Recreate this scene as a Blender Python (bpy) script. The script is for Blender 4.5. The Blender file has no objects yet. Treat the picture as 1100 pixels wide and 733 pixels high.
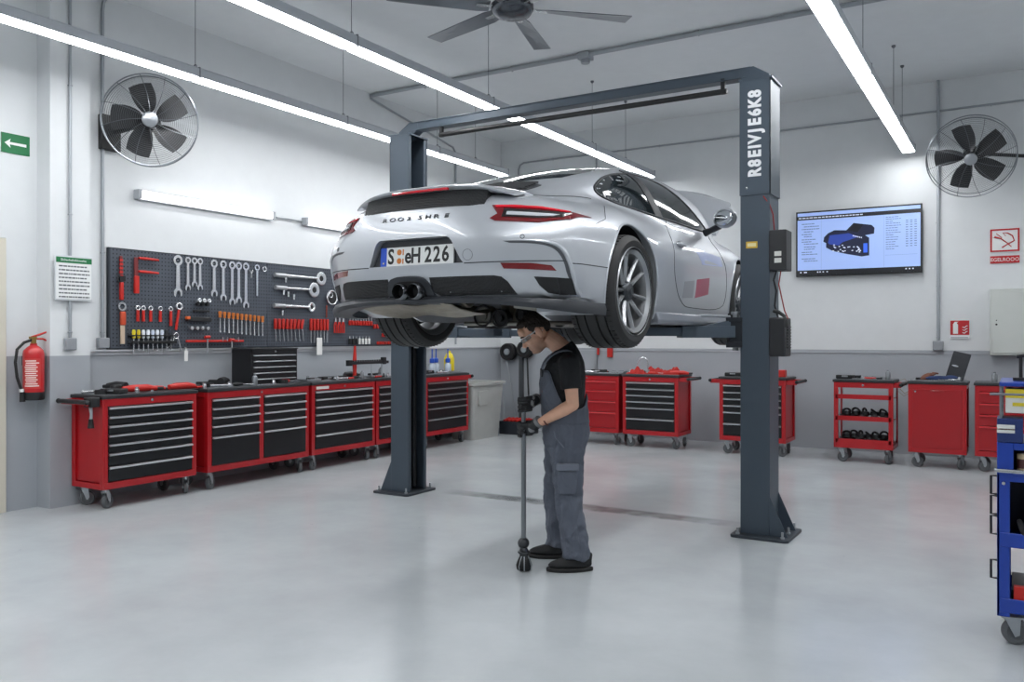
import bpy, bmesh, math, random
import numpy as np
from mathutils import Vector, Matrix, Euler
from mathutils.bvhtree import BVHTree
random.seed(7)
COL = bpy.context.scene.collection
PI = math.pi
def R(a): return math.radians(a)
def T(x=0, y=0, z=0): return Matrix.Translation((x, y, z))
def RX(a): return Matrix.Rotation(R(a), 4, 'X')
def RY(a): return Matrix.Rotation(R(a), 4, 'Y')
def RZ(a): return Matrix.Rotation(R(a), 4, 'Z')
def SC(x, y=None, z=None):
    y = x if y is None else y; z = x if z is None else z
    return Matrix.Diagonal((x, y, z, 1))

# ---------------------------------------------------------------- materials
def lin(h):
    h = h.lstrip('#'); c = [int(h[i:i+2], 16)/255 for i in (0, 2, 4)]
    return tuple((x/12.92 if x <= .04045 else ((x+.055)/1.055)**2.4) for x in c) + (1,)
MATS = {}
def mat(name, col, rough=.5, metal=0, coat=0, var=.04, scale=6, bump=0, bscale=60, emit=0, trans=0, ior=1.45, alpha=1, spec=None):
    if name in MATS: return MATS[name]
    m = bpy.data.materials.new(name); m.use_nodes = True
    nt = m.node_tree; n = nt.nodes; l = nt.links
    p = n['Principled BSDF']; c = lin(col) if isinstance(col, str) else col
    tc = n.new('ShaderNodeTexCoord')
    nz = n.new('ShaderNodeTexNoise'); nz.inputs['Scale'].default_value = scale; nz.inputs['Detail'].default_value = 4
    l.new(tc.outputs['Object'], nz.inputs['Vector'])
    mx = n.new('ShaderNodeMix'); mx.data_type = 'RGBA'
    mx.inputs[6].default_value = tuple(min(1, x*(1+var)) for x in c[:3]) + (1,)
    mx.inputs[7].default_value = tuple(x*(1-var) for x in c[:3]) + (1,)
    l.new(nz.outputs['Fac'], mx.inputs[0]); l.new(mx.outputs[2], p.inputs['Base Color'])
    p.inputs['Roughness'].default_value = rough; p.inputs['Metallic'].default_value = metal
    if coat: p.inputs['Coat Weight'].default_value = coat; p.inputs['Coat Roughness'].default_value = .04
    if spec is not None: p.inputs['Specular IOR Level'].default_value = spec
    if emit:
        l.new(mx.outputs[2], p.inputs['Emission Color']); p.inputs['Emission Strength'].default_value = emit
    if trans: p.inputs['Transmission Weight'].default_value = trans; p.inputs['IOR'].default_value = ior
    if alpha < 1: p.inputs['Alpha'].default_value = alpha
    if bump:
        b = n.new('ShaderNodeBump'); nb = n.new('ShaderNodeTexNoise'); nb.inputs['Scale'].default_value = bscale
        nb.inputs['Detail'].default_value = 3
        l.new(tc.outputs['Object'], nb.inputs['Vector']); l.new(nb.outputs['Fac'], b.inputs['Height'])
        b.inputs['Strength'].default_value = bump; b.inputs['Distance'].default_value = .01
        l.new(b.outputs['Normal'], p.inputs['Normal'])
    MATS[name] = m; return m

# ---------------------------------------------------------------- mesh builder
class MB:
    def __init__(s): s.v = []; s.f = []; s.mi = []
    def add(s, vs, fs, m=0, M=None):
        o = len(s.v)
        if M is not None: vs = [M @ Vector(v) for v in vs]
        s.v += [tuple(v) for v in vs]
        s.f += [tuple(i+o for i in f) for f in fs]; s.mi += [m]*len(fs)
        return s
    def box(s, x0, x1, y0, y1, z0, z1, m=0, M=None):
        v = [(x, y, z) for z in (z0, z1) for y in (y0, y1) for x in (x0, x1)]
        return s.add(v, [(0,2,3,1),(4,5,7,6),(0,1,5,4),(2,6,7,3),(0,4,6,2),(1,3,7,5)], m, M)
    def cbox(s, c, d, m=0, M=None):
        return s.box(c[0]-d[0]/2, c[0]+d[0]/2, c[1]-d[1]/2, c[1]+d[1]/2, c[2]-d[2]/2, c[2]+d[2]/2, m, M)
    def tube(s, pts, r, n=8, m=0, M=None, caps=True, closed=False):
        pts = [Vector(p) for p in pts]; k = len(pts)
        rs = r if isinstance(r, (list, tuple)) else [r]*k
        vs = []; fs = []; up = None
        for i, p in enumerate(pts):
            if closed: d = pts[(i+1) % k]-pts[i-1]
            else: d = pts[min(i+1, k-1)]-pts[max(i-1, 0)]
            if d.length < 1e-9: d = Vector((0, 0, 1))
            d.normalize()
            if up is None:
                a = Vector((0, 0, 1)) if abs(d.z) < .9 else Vector((1, 0, 0))
                up = (a-d*a.dot(d)).normalized()
            else:
                up = up-d*up.dot(d)
                up = up.normalized() if up.length > 1e-6 else d.orthogonal().normalized()
            w = d.cross(up)
            for j in range(n):
                t = 2*PI*j/n; vs.append(p+(up*math.cos(t)+w*math.sin(t))*rs[i])
        for i in range(k if closed else k-1):
            a = i*n; b = ((i+1) % k)*n
            for j in range(n): fs.append((a+j, a+(j+1) % n, b+(j+1) % n, b+j))
        if caps and not closed:
            fs.append(tuple(range(n-1, -1, -1))); fs.append(tuple((k-1)*n+j for j in range(n)))
        return s.add(vs, fs, m, M)
    def cyl(s, p0, p1, r0, r1=None, n=20, m=0, M=None):
        return s.tube([p0, p1], [r0, r0 if r1 is None else r1], n, m, M)
    def lathe(s, prof, n=32, m=0, M=None, arc=360, cap=False):   # prof: (r, z), spun about z
        vs = []; fs = []; k = len(prof); full = arc >= 360; nn = n if full else n+1
        for i in range(nn):
            t = R(arc)*i/n
            for r, z in prof: vs.append((r*math.cos(t), r*math.sin(t), z))
        for i in range(n):
            a = i*k; b = ((i+1) % nn)*k
            for j in range(k-1): fs.append((a+j, b+j, b+j+1, a+j+1))
        if cap and full:
            fs.append(tuple(i*k for i in range(n-1, -1, -1))); fs.append(tuple(i*k+k-1 for i in range(n)))
        return s.add(vs, fs, m, M)
    def prism(s, poly, z0, z1, m=0, M=None):                     # poly in xy, extruded along z
        n = len(poly); a = sum(poly[i][0]*poly[(i+1) % n][1]-poly[(i+1) % n][0]*poly[i][1] for i in range(n))
        if a < 0: poly = poly[::-1]
        vs = [(x, y, z0) for x, y in poly]+[(x, y, z1) for x, y in poly]
        fs = [tuple(range(n-1, -1, -1)), tuple(range(n, 2*n))]
        fs += [(i, (i+1) % n, n+(i+1) % n, n+i) for i in range(n)]
        return s.add(vs, fs, m, M)
    def sphere(s, c, r, n=12, m=0, M=None, sx=1, sy=1, sz=1):
        prof = []; vs = []; fs = []; k = n//2
        for i in range(k+1):
            p = PI*i/k
            for j in range(n):
                t = 2*PI*j/n
                vs.append((c[0]+r*sx*math.sin(p)*math.cos(t), c[1]+r*sy*math.sin(p)*math.sin(t), c[2]-r*sz*math.cos(p)))
        for i in range(k):
            for j in range(n): fs.append((i*n+j, i*n+(j+1) % n, (i+1)*n+(j+1) % n, (i+1)*n+j))
        return s.add(vs, fs, m, M)
    def torus(s, c, R0, r, n=32, k=8, m=0, M=None):
        pts = [(c[0]+R0*math.cos(2*PI*i/n), c[1]+R0*math.sin(2*PI*i/n), c[2]) for i in range(n)]
        return s.tube(pts, r, k, m, M, closed=True)
    def text(s, body, size, M=None, m=0, ext=.001, spacing=1, align='CENTER', bold=0):
        cu = bpy.data.curves.new('t', 'FONT'); cu.body = body; cu.size = size; cu.extrude = ext
        cu.align_x = align; cu.align_y = 'CENTER'; cu.space_character = spacing; cu.resolution_u = 3; cu.offset = bold
        o = bpy.data.objects.new('t', cu); COL.objects.link(o)
        dg = bpy.context.evaluated_depsgraph_get(); me = bpy.data.meshes.new_from_object(o.evaluated_get(dg))
        s.add([v.co.copy() for v in me.vertices], [tuple(p.vertices) for p in me.polygons], m, M)
        bpy.data.objects.remove(o); bpy.data.curves.remove(cu); bpy.data.meshes.remove(me)
        return s
    def build(s, name, mats, parent=None, loc=None, rotz=0, smooth=35, bev=0, weld=False, sub=0, rot=None):
        me = bpy.data.meshes.new(name); me.from_pydata(s.v, [], s.f)
        if not isinstance(mats, (list, tuple)): mats = [mats]
        for m in mats: me.materials.append(m)
        if len(mats) > 1: me.polygons.foreach_set('material_index', s.mi)
        bm = bmesh.new(); bm.from_mesh(me)
        if weld: bmesh.ops.remove_doubles(bm, verts=bm.verts, dist=1e-5)
        bmesh.ops.recalc_face_normals(bm, faces=bm.faces); bm.to_mesh(me); bm.free()
        if smooth:
            me.polygons.foreach_set('use_smooth', [True]*len(me.polygons)); me.set_sharp_from_angle(angle=R(smooth))
        me.update()
        o = bpy.data.objects.new(name, me); COL.objects.link(o); o.parent = parent
        if loc is not None: o.location = loc
        if rotz: o.rotation_euler.z = rotz
        if rot is not None: o.rotation_euler = rot
        if bev:
            b = o.modifiers.new('b', 'BEVEL'); b.width = bev; b.segments = 2; b.limit_method = 'ANGLE'; b.angle_limit = R(40)
            b.harden_normals = False
        if sub:
            b = o.modifiers.new('s', 'SUBSURF'); b.levels = sub; b.render_levels = sub
        return o
def tag(o, label, cat, group=None):
    o['label'] = label; o['category'] = cat
    if group: o['group'] = group
    return o
def thing(name, label, cat, loc=(0, 0, 0), rotz=0, group=None):
    o = bpy.data.objects.new(name, None); COL.objects.link(o); o.empty_display_size = .1
    o.location = loc; o.rotation_euler = (0, 0, rotz)
    return tag(o, label, cat, group)
def struct(o): o['kind'] = 'structure'; return o
def dup(root, label, loc=None, rotz=None, group=None):
    def cp(o, par):
        c = o.copy(); COL.objects.link(c); c.parent = par
        for ch in [x for x in COL.objects if x.parent == o and x is not c]: cp(ch, c)
        return c
    r = cp(root, None); r['label'] = label
    if loc is not None: r.location = loc
    if rotz is not None: r.rotation_euler.z = rotz
    if group: r['group'] = group
    return r
def arc(cx, cy, r, a0, a1, n=8):
    return [(cx+r*math.cos(R(a0+(a1-a0)*i/n)), cy+r*math.sin(R(a0+(a1-a0)*i/n))) for i in range(n+1)]
def rrect(x0, x1, y0, y1, r, n=4):
    return arc(x1-r, y1-r, r, 0, 90, n)+arc(x0+r, y1-r, r, 90, 180, n)+arc(x0+r, y0+r, r, 180, 270, n)+arc(x1-r, y0+r, r, 270, 360, n)

steel = mat('galvanised_steel', 'a4a9ae', .42, .55, bump=.05)
chrome = mat('polished_steel', 'd4d6d8', .22, 1)
black_pl = mat('black_plastic', '1b1c1e', .45)
black_metal = mat('black_metal', '232427', .4, .2)
rubber = mat('rubber', '1a1a1b', .75, bump=.1)
red_paint = mat('red_powder_coat', 'ac111a', .38, var=.05, coat=.2)
red_plastic = mat('red_plastic', 'bb241c', .4)
white_pl = mat('white_plastic', 'e6e6e4', .45)
alu = mat('brushed_aluminium', 'c4c6ca', .32, 1)
lift_paint = mat('slate_blue_paint', '47525d', .42, .25, bump=.03, bscale=200)
# ---------------------------------------------------------------- camera (level; verticals stay vertical)
cam = bpy.data.cameras.new('camera'); co = bpy.data.objects.new('camera', cam); COL.objects.link(co)
co.location = (0, 0, 1.5); co.rotation_euler = (R(90), 0, R(31.1))
cam.sensor_width = 36; cam.lens = 36*904/1100; cam.shift_y = -3.5/1100; cam.clip_start = .05
bpy.context.scene.camera = co

# ---------------------------------------------------------------- setting
def wall_mat(name, up, low, zl):
    m = mat(name, up, .75, bump=.04, bscale=90); nt = m.node_tree; n = nt.nodes; l = nt.links
    g = n.new('ShaderNodeNewGeometry'); sp = n.new('ShaderNodeSeparateXYZ'); l.new(g.outputs['Position'], sp.inputs[0])
    c = n.new('ShaderNodeMath'); c.operation = 'LESS_THAN'; c.inputs[1].default_value = zl; l.new(sp.outputs['Z'], c.inputs[0])
    nz = n.new('ShaderNodeTexNoise'); nz.inputs['Scale'].default_value = 1.3; nz.inputs['Detail'].default_value = 6
    l.new(g.outputs['Position'], nz.inputs['Vector'])
    lo = n.new('ShaderNodeMix'); lo.data_type = 'RGBA'; a = lin(low)
    lo.inputs[6].default_value = tuple(x*.9 for x in a[:3])+(1,); lo.inputs[7].default_value = tuple(x*1.08 for x in a[:3])+(1,)
    l.new(nz.outputs['Fac'], lo.inputs[0])
    mx = n.new('ShaderNodeMix'); mx.data_type = 'RGBA'
    p = n['Principled BSDF']; old = p.inputs['Base Color'].links[0].from_socket
    l.new(c.outputs[0], mx.inputs[0]); l.new(old, mx.inputs[6]); l.new(lo.outputs[2], mx.inputs[7]); l.new(mx.outputs[2], p.inputs['Base Color'])
    return m
wallm = wall_mat('painted_plaster', 'd6d9db', 'a2a7ad', 1.34)
ceilm = mat('ceiling_paint', 'dde0e2', .8, bump=.03)
CZ = 4.75; XL = -7.4; YB = 11.9; XR = 4.5; YF = -4.5
def floor_mat():
    m = mat('epoxy_floor', 'b4b8bc', .3, coat=.0); nt = m.node_tree; n = nt.nodes; l = nt.links; p = n['Principled BSDF']
    g = n.new('ShaderNodeNewGeometry')
    nz = n.new('ShaderNodeTexNoise'); nz.inputs['Scale'].default_value = .9; nz.inputs['Detail'].default_value = 9; nz.inputs['Roughness'].default_value = .62
    l.new(g.outputs['Position'], nz.inputs['Vector'])
    cr = n.new('ShaderNodeValToRGB'); cr.color_ramp.elements[0].position = .3; cr.color_ramp.elements[1].position = .7
    cr.color_ramp.elements[0].color = lin('acb1b4'); cr.color_ramp.elements[1].color = lin('bec3c6')
    l.new(nz.outputs['Fac'], cr.inputs[0])
    # scattered small dark stains
    n2 = n.new('ShaderNodeTexNoise'); n2.inputs['Scale'].default_value = 11; n2.inputs['Detail'].default_value = 5
    l.new(g.outputs['Position'], n2.inputs['Vector'])
    c2 = n.new('ShaderNodeValToRGB'); c2.color_ramp.elements[0].position = .74; c2.color_ramp.elements[1].position = .82
    c2.color_ramp.elements[0].color = (0, 0, 0, 1); c2.color_ramp.elements[1].color = (.5, .5, .5, 1); l.new(n2.outputs['Fac'], c2.inputs[0])
    mx = n.new('ShaderNodeMix'); mx.data_type = 'RGBA'; mx.inputs[7].default_value = lin('606468')
    l.new(c2.outputs[0], mx.inputs[0]); l.new(cr.outputs[0], mx.inputs[6])
    # the joint strip across the floor between the two posts: a dark repaired seam
    sp = n.new('ShaderNodeSeparateXYZ'); l.new(g.outputs['Position'], sp.inputs[0])
    def mth(op, a, b=None, c=None):
        q = n.new('ShaderNodeMath'); q.operation = op
        for i, t in enumerate((a, b, c)):
            if t is None: continue
            if isinstance(t, (int, float)): q.inputs[i].default_value = t
            else: l.new(t, q.inputs[i])
        return q.outputs[0]
    n3 = n.new('ShaderNodeTexNoise'); n3.inputs['Scale'].default_value = 5; n3.inputs['Detail'].default_value = 6; l.new(g.outputs['Position'], n3.inputs['Vector'])
    dy = mth('ABSOLUTE', mth('SUBTRACT', mth('ADD', sp.outputs['Y'], mth('MULTIPLY', n3.outputs['Fac'], .12)), 6.78))
    a = mth('SUBTRACT', 1.0, mth('SMOOTH_MIN', mth('MULTIPLY', dy, 7.5), 1.0, .2)); a = mth('MAXIMUM', a, 0)
    dx = mth('ABSOLUTE', mth('SUBTRACT', sp.outputs['X'], -3.35))
    b = mth('MAXIMUM', mth('MINIMUM', mth('MULTIPLY', mth('SUBTRACT', 1.5, dx), 1.6), 1.0), 0)
    k = mth('MULTIPLY', mth('MULTIPLY', mth('MINIMUM', mth('MULTIPLY', a, 2.2), 1.0), b), mth('MULTIPLY', n3.outputs['Fac'], 1.5))
    k = mth('MINIMUM', k, .85)
    m2 = n.new('ShaderNodeMix'); m2.data_type = 'RGBA'; m2.inputs[7].default_value = lin('55585b')
    l.new(k, m2.inputs[0]); l.new(mx.outputs[2], m2.inputs[6])
    l.new(m2.outputs[2], p.inputs['Base Color'])
    rr = n.new('ShaderNodeMapRange'); rr.inputs['To Min'].default_value = .13; rr.inputs['To Max'].default_value = .24
    l.new(nz.outputs['Fac'], rr.inputs[0]); l.new(rr.outputs[0], p.inputs['Roughness'])
    return m
struct(MB().box(XL-.6, XR+.2, YF-.2, YB+.2, -.1, 0).build('floor', floor_mat(), smooth=0))
struct(MB().box(XL-.6, XR+.2, YF-.2, YB+.2, CZ, CZ+.1).build('ceiling', ceilm, smooth=0))
w = MB().box(-7.6, -7.4, 4.59, YB, 0, CZ); w.box(-7.6, -7.27, 4.22, 4.59, 0, CZ); w.box(-7.67, -7.47, 3.95, 4.22, 0, CZ)
w.box(-7.67, -7.47, 2.95, 3.95, 2.36, CZ); w.box(-7.67, -7.47, YF, 2.95, 0, CZ)
struct(w.build('wall_left', wallm, smooth=0))
struct(MB().box(-7.7, XR, YB, YB+.2, 0, CZ).build('wall_back', wallm, smooth=0))
struct(MB().box(XR, XR+.2, YF, YB, 0, CZ).build('wall_right', wallm, smooth=0))
struct(MB().box(-7.7, XR, YF-.2, YF, 0, CZ).build('wall_front', wallm, smooth=0))
cream = mat('cream_door_paint', 'cfcabc', .5)
d = MB(); d.box(-7.62, -7.45, 3.86, 3.945, 0, 2.355); d.box(-7.62, -7.45, 2.955, 3.04, 0, 2.355); d.box(-7.62, -7.45, 3.04, 3.86, 2.27, 2.355)
df = struct(d.build('door_1', cream, bev=.004))
MB().box(-7.6, -7.55, 3.04, 3.86, .01, 2.27).build('door_leaf', cream, df, bev=.003)
MB().cyl((-7.55, 3.75, 1.02), (-7.5, 3.75, 1.02), .012).cyl((-7.5, 3.76, 1.02), (-7.5, 3.63, 1.02), .01).build('door_handle', chrome, df)
# narrow ledge strip where white meets grey paint
tr = struct(MB().box(-7.4, -7.385, 4.6, YB, 1.335, 1.352).build('trim_1', mat('trim_grey', 'b4b5bb', .6), smooth=0))
tr = struct(MB().box(-7.38, XR, YB-.012, YB, 1.3, 1.308).build('trim_2', mat('trim_grey', 'b4b5bb', .6), smooth=0))

# ---------------------------------------------------------------- suspended LED rows
tube_m = mat('led_diffuser', 'fdfeff', .4, emit=1.0, var=.0)
LAMP = 9.0
tube_m.node_tree.nodes['Principled BSDF'].inputs['Emission Strength'].default_value = LAMP
house_m = mat('lamp_housing', 'b9bec4', .4, .1)
wire_m = mat('suspension_wire', '6c7076', .4, .6)
LZ = 3.85
def led(x, y0, y1, label, w=.13, wires=(.12, .88), group='suspended linear lamps'):
    t = thing('linear_lamp', label, 'lamp', (x, y0, LZ), 0, group)
    L = y1-y0-.012
    MB().prism([(-w/2-.012, .0), (-w/2-.012, .075), (-w/2+.02, .095), (w/2-.02, .095), (w/2+.012, .075), (w/2+.012, 0), (w/2, 0), (w/2, .012), (-w/2, .012), (-w/2, 0)], -L, 0, M=RX(90)).build('housing', house_m, t, smooth=0)
    MB().prism([(-w/2, -.012), (w/2, -.012), (w/2, .011), (-w/2, .011)], -L+.02, -.02, M=RX(90)).build('diffuser', tube_m, t, bev=.004)
    for q in wires:
        yy = q*L
        MB().tube([(0, yy, .095), (0, yy, CZ-LZ)], .003, 6).lathe([(.0, 0), (.022, 0), (.022, -.015), (.008, -.03), (0, -.03)], 12, M=T(0, yy, CZ-LZ)).torus((0, 0, 0), .018, .004, 12, 6, M=T(0, yy, .11) @ RX(90)).build('suspension_wire', wire_m, t)
    MB().box(-w/2-.014, w/2+.014, L-.004, L+.008, -.014, .09).build('joint_cover', mat('joint_grey', '83878d', .4, .4), t)
    return t
NM = {'l': 'left wall', 'm': 'middle of the room', 'r': 'back wall screen'}
rows = [(-6.4, [-2.7, -.75, 1.2, 3.12, 5.05, 7.0, 8.72, 10.4], 'in the row along the left wall'),
        (-4.63, [-3.0, -.98, 1.05, 3.1, 5.16, 7.21, 9.6, 11.6], 'in the row over the silver car'),
        (-1.2, [-1.9, .1, 2.1, 4.1, 6.1, 8.06, 10.17, 11.7], 'in the row right of the lift'),
        (2.4, [-1.9, .1, 2.1, 4.1, 6.1, 8.06, 10.17, 11.7], 'in the row beyond the photo\'s right edge')]  # this last row is unseen, added for lighting
od = ['behind the camera', 'behind the camera', 'section above the camera', 'section nearest the camera', 'second section from the camera', 'third section from the camera', 'far end section']  # sections behind the camera are unseen too, put in for lighting
for x, ys, wh in rows:
    for i in range(len(ys)-1):
        led(x, ys[i], ys[i+1], 'linear lamp %s, %s' % (wh, od[i]), wires=(.0, ) if i < len(ys)-2 else (.02, .55))
# wall-mounted tube lamps above the pegboard
batten_m = mat('batten_diffuser', 'fcfdff', .4, emit=1.0, var=.0); batten_m.node_tree.nodes['Principled BSDF'].inputs['Emission Strength'].default_value = 1.25
for y0, y1, lb in ((5.12, 6.87, 'long white batten lamp on the left wall, the one nearer the wall fan'), (7.36, 9.11, 'long white batten lamp on the left wall, partly behind the silver car')):
    t = thing('batten_lamp', lb, 'lamp', (-7.399, y0, 2.9), 0, 'batten lamps above the tool board')
    L = y1-y0
    MB().box(0, .09, 0, .035, -.045, .045).box(0, .09, L-.035, L, -.045, .045).box(0, .035, .03, L-.03, -.05, .05).build('housing', mat('lamp_end_cap', 'a4a8ad', .5), t, bev=.004)
    MB().prism([(.03, -.04), (.075, -.035), (.085, -.015), (.085, .02), (.075, .038), (.03, .042)], .032, L-.032, M=Matrix(((1, 0, 0, 0), (0, 0, 1, 0), (0, 1, 0, 0), (0, 0, 0, 1)))).build('diffuser', batten_m, t)
tag(MB().tube([(-7.38, 6.88, 2.9), (-7.38, 7.35, 2.9)], .008, 8).build('lamp_conduit', steel), 'thin grey conduit joining the two batten lamps on the left wall', 'conduit')
sc = bpy.context.scene
wd = bpy.data.worlds.new('w'); sc.world = wd; wd.use_nodes = True
wd.node_tree.nodes['Background'].inputs[0].default_value = (.6, .65, .7, 1); wd.node_tree.nodes['Background'].inputs[1].default_value = .3
sc.view_settings.view_transform = 'Standard'; sc.view_settings.look = 'None'; sc.view_settings.exposure = 1.6; sc.view_settings.gamma = 1
sc.view_settings.use_curve_mapping = False
# ================================================================ the silver car on the lift
# local frame: x to the car's right, y forward from the rear bumper, z up from the tyres' lowest point
CAR = Vector((-2.95, 3.78, 1.435))
car = thing('sports_car', 'silver rear-engined sports coupe raised on the two-post lift, front lid open', 'car', CAR)
def curve(pts):
    xs = np.array([p[0] for p in pts], float); ys = np.array([p[1] for p in pts], float)
    h = np.diff(xs); d = np.diff(ys)/h; m = np.zeros(len(xs)); m[0] = d[0]; m[-1] = d[-1]
    for i in range(1, len(xs)-1):
        m[i] = 0 if d[i-1]*d[i] <= 0 else 2*d[i-1]*d[i]/(d[i-1]+d[i])*1.0
        if d[i-1]*d[i] > 0: m[i] = (h[i]*d[i-1]+h[i-1]*d[i])/(h[i]+h[i-1]); lim = 3*min(abs(d[i-1]), abs(d[i])); m[i] = max(-lim, min(lim, m[i]))
    def f(x):
        x = np.clip(x, xs[0], xs[-1]); i = np.clip(np.searchsorted(xs, x, side='right')-1, 0, len(xs)-2)
        t = (x-xs[i])/h[i]; a = ys[i]; b = ys[i+1]; ma = m[i]*h[i]; mb = m[i+1]*h[i]
        return (2*t**3-3*t**2+1)*a+(t**3-2*t**2+t)*ma+(-2*t**3+3*t**2)*b+(t**3-t**2)*mb
    return f
Wf = curve([(0, .86), (.25, .885), (.6, .912), (.95, .93), (1.35, .918), (1.75, .895), (2.3, .885), (2.9, .888), (3.35, .9), (3.7, .89), (4.1, .84), (4.4, .72), (4.6, .5)])
sideZ = curve([(.12, -.06), (.2, -.035), (.3, -.018), (.45, -.003), (.58, 0), (.68, -.012), (.76, -.045), (.84, -.10), (.92, -.18), (1.1, -.42)])
topC = curve([(-.1, .85), (.05, .872), (.25, .905), (.5, .945), (.8, .985), (1.3, 1.0), (2.6, .98), (3.15, .965), (3.5, .90), (3.9, .82), (4.25, .70), (4.45, .58), (4.6, .45)])
topS = curve([(-.1, .74), (.1, .77), (.4, .82), (.8, .87), (1.2, .90), (1.8, .905), (2.6, .90), (3.1, .885), (3.5, .865), (3.9, .80), (4.2, .70), (4.45, .56), (4.6, .4)])
cabT = curve([(.3, .82), (.6, .96), (.9, 1.075), (1.25, 1.19), (1.6, 1.275), (2.0, 1.335), (2.35, 1.352), (2.65, 1.335), (2.9, 1.27), (3.1, 1.14), (3.3, .98), (3.5, .82)])
cabW = curve([(.3, .52), (.7, .60), (1.2, .70), (1.7, .76), (2.3, .79), (2.8, .785), (3.2, .74), (3.5, .62)])
cabX = curve([(.8, .0), (.92, -.015), (1.05, -.055), (1.15, -.10), (1.22, -.15), (1.28, -.21), (1.36, -.32)])
rearY = curve([(.12, .30), (.2, .16), (.28, .09), (.36, .06), (.42, .035), (.5, .02), (.6, .01), (.7, .02), (.78, .045), (.86, .09), (.95, .18), (1.2, .5)])
def smax(a, b, k):
    h = np.clip(.5+.5*(a-b)/k, 0, 1); return b*(1-h)+a*h+k*h*(1-h)
def smin(a, b, k): return -smax(-a, -b, k)
def bodyf(x, y, z):
    ax = np.abs(x)
    side = ax-(Wf(y)+sideZ(z)*(1+.7*np.clip((1.1-y)/.9, 0, 1)*(z > .58)))
    u = np.clip(ax/.8, 0, 1.1)
    top = (z-(topC(y)*(1-u**2.2)+topS(y)*u**2.2))*.93
    rear = -(y-(rearY(z)+(.30+.22*np.clip((z-.62)/.2, 0, 1))*(ax/.9)**3.2))*.9
    front = (y-(4.5-.45*(ax/.85)**2.6-.55*np.clip(np.abs(z-.42)/.4, 0, 1.2)**2.2))*.85
    bot = (.17+.10*np.clip((.75-y)/.3, 0, 1))-z
    low = smax(smax(side, top, .09), rear, .07); low = smax(low, front, .12); low = smax(low, bot, .05)
    cs = (ax-(cabW(y)+cabX(z)))*.95
    uc = np.clip(ax/.62, 0, 1.3)
    ct = (z-(cabT(y)-.055*uc**2.4))*.88
    cab = smax(smax(cs, ct, .10), .6-z, .02)
    cab = smax(smax(cab, -(y-.42), .05), y-3.5, .05)
    return smin(low, cab, .055)
def body_mesh():
    vs = []; rays = []
    ya, yb = 1.0, 3.6; NA = 128; z0 = .60
    rows = []
    for i in range(34):                                   # rear hemisphere, from the pole
        p = (i/34)*PI/2; rows.append(('r', ya, p))
    for i in range(92): rows.append(('m', ya+(yb-ya)*i/91, 0))
    for i in range(1, 27): rows.append(('f', yb, i/26*PI/2))
    O = []; D = []
    for kind, yy, p in rows:
        for j in range(NA):
            t = 2*PI*j/NA; cx, cz = math.sin(t), math.cos(t)
            if kind == 'm': d = (cx, 0, cz)
            elif kind == 'r': s = max(math.sin(p), .02); d = (cx*s*1.0, -math.cos(p), cz*s)
            else: s = max(math.cos(p), .02); d = (cx*s, math.sin(p), cz*s)
            O.append((0, yy, z0)); D.append(d)
    O = np.array(O); D = np.array(D); D /= np.linalg.norm(D, axis=1)[:, None]
    lo = np.zeros(len(O)); hi = np.full(len(O), 1.9)
    # march to the first exit, then bisect
    ts = np.linspace(.05, 1.9, 90); found = np.zeros(len(O), bool); a = np.zeros(len(O)); b = np.full(len(O), 1.9)
    for t0, t1 in zip(ts[:-1], ts[1:]):
        P = O+D*t1; v = bodyf(P[:, 0], P[:, 1], P[:, 2]) > 0
        new = v & ~found; a[new] = t0; b[new] = t1; found |= v
    for _ in range(22):
        c = (a+b)/2; P = O+D*c[:, None]; v = bodyf(P[:, 0], P[:, 1], P[:, 2]) > 0
        b = np.where(v, c, b); a = np.where(v, a, c)
    P = O+D*((a+b)/2)[:, None]
    nr = len(rows); fs = []
    for i in range(nr-1):
        for j in range(NA):
            fs.append((i*NA+j, i*NA+(j+1) % NA, (i+1)*NA+(j+1) % NA, (i+1)*NA+j))
    fs.append(tuple(range(NA-1, -1, -1))); fs.append(tuple((nr-1)*NA+j for j in range(NA)))
    mb = MB(); mb.add(P.tolist(), fs); return mb
BODY = body_mesh()
_bm = bmesh.new(); _me = bpy.data.meshes.new('t'); _me.from_pydata(BODY.v, [], BODY.f); _bm.from_mesh(_me)
BVH = BVHTree.FromBMesh(_bm)
silver = mat('silver_car_paint', 'bfc3c9', .36, .5, coat=.8, var=.015)
seam_m = mat('gap_crease_line', '2a2c30', .7)
dk_trim = mat('satin_black_trim', '26282c', .45)
glass_m = mat('tinted_glass', '1a2022', .05, spec=.8, coat=.4)
red_lens = mat('red_lens', '72070f', .12, coat=1, var=.15, scale=40)
red_lens2 = mat('bright_red_lens', 'e0142a', .12, coat=1)
def grille_mat():
    m = mat('honeycomb_grille', '1d1f22', .5, .1); nt = m.node_tree; n = nt.nodes; l = nt.links
    tc = n.new('ShaderNodeTexCoord'); v = n.new('ShaderNodeTexVoronoi'); v.inputs['Scale'].default_value = 120; v.inputs['Randomness'].default_value = .15
    l.new(tc.outputs['Object'], v.inputs['Vector']); b = n.new('ShaderNodeBump'); b.inputs['Strength'].default_value = 1; b.inputs['Distance'].default_value = .01
    l.new(v.outputs['Distance'], b.inputs['Height']); l.new(b.outputs['Normal'], n['Principled BSDF'].inputs['Normal']); return m
grille_m = grille_mat()
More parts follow.
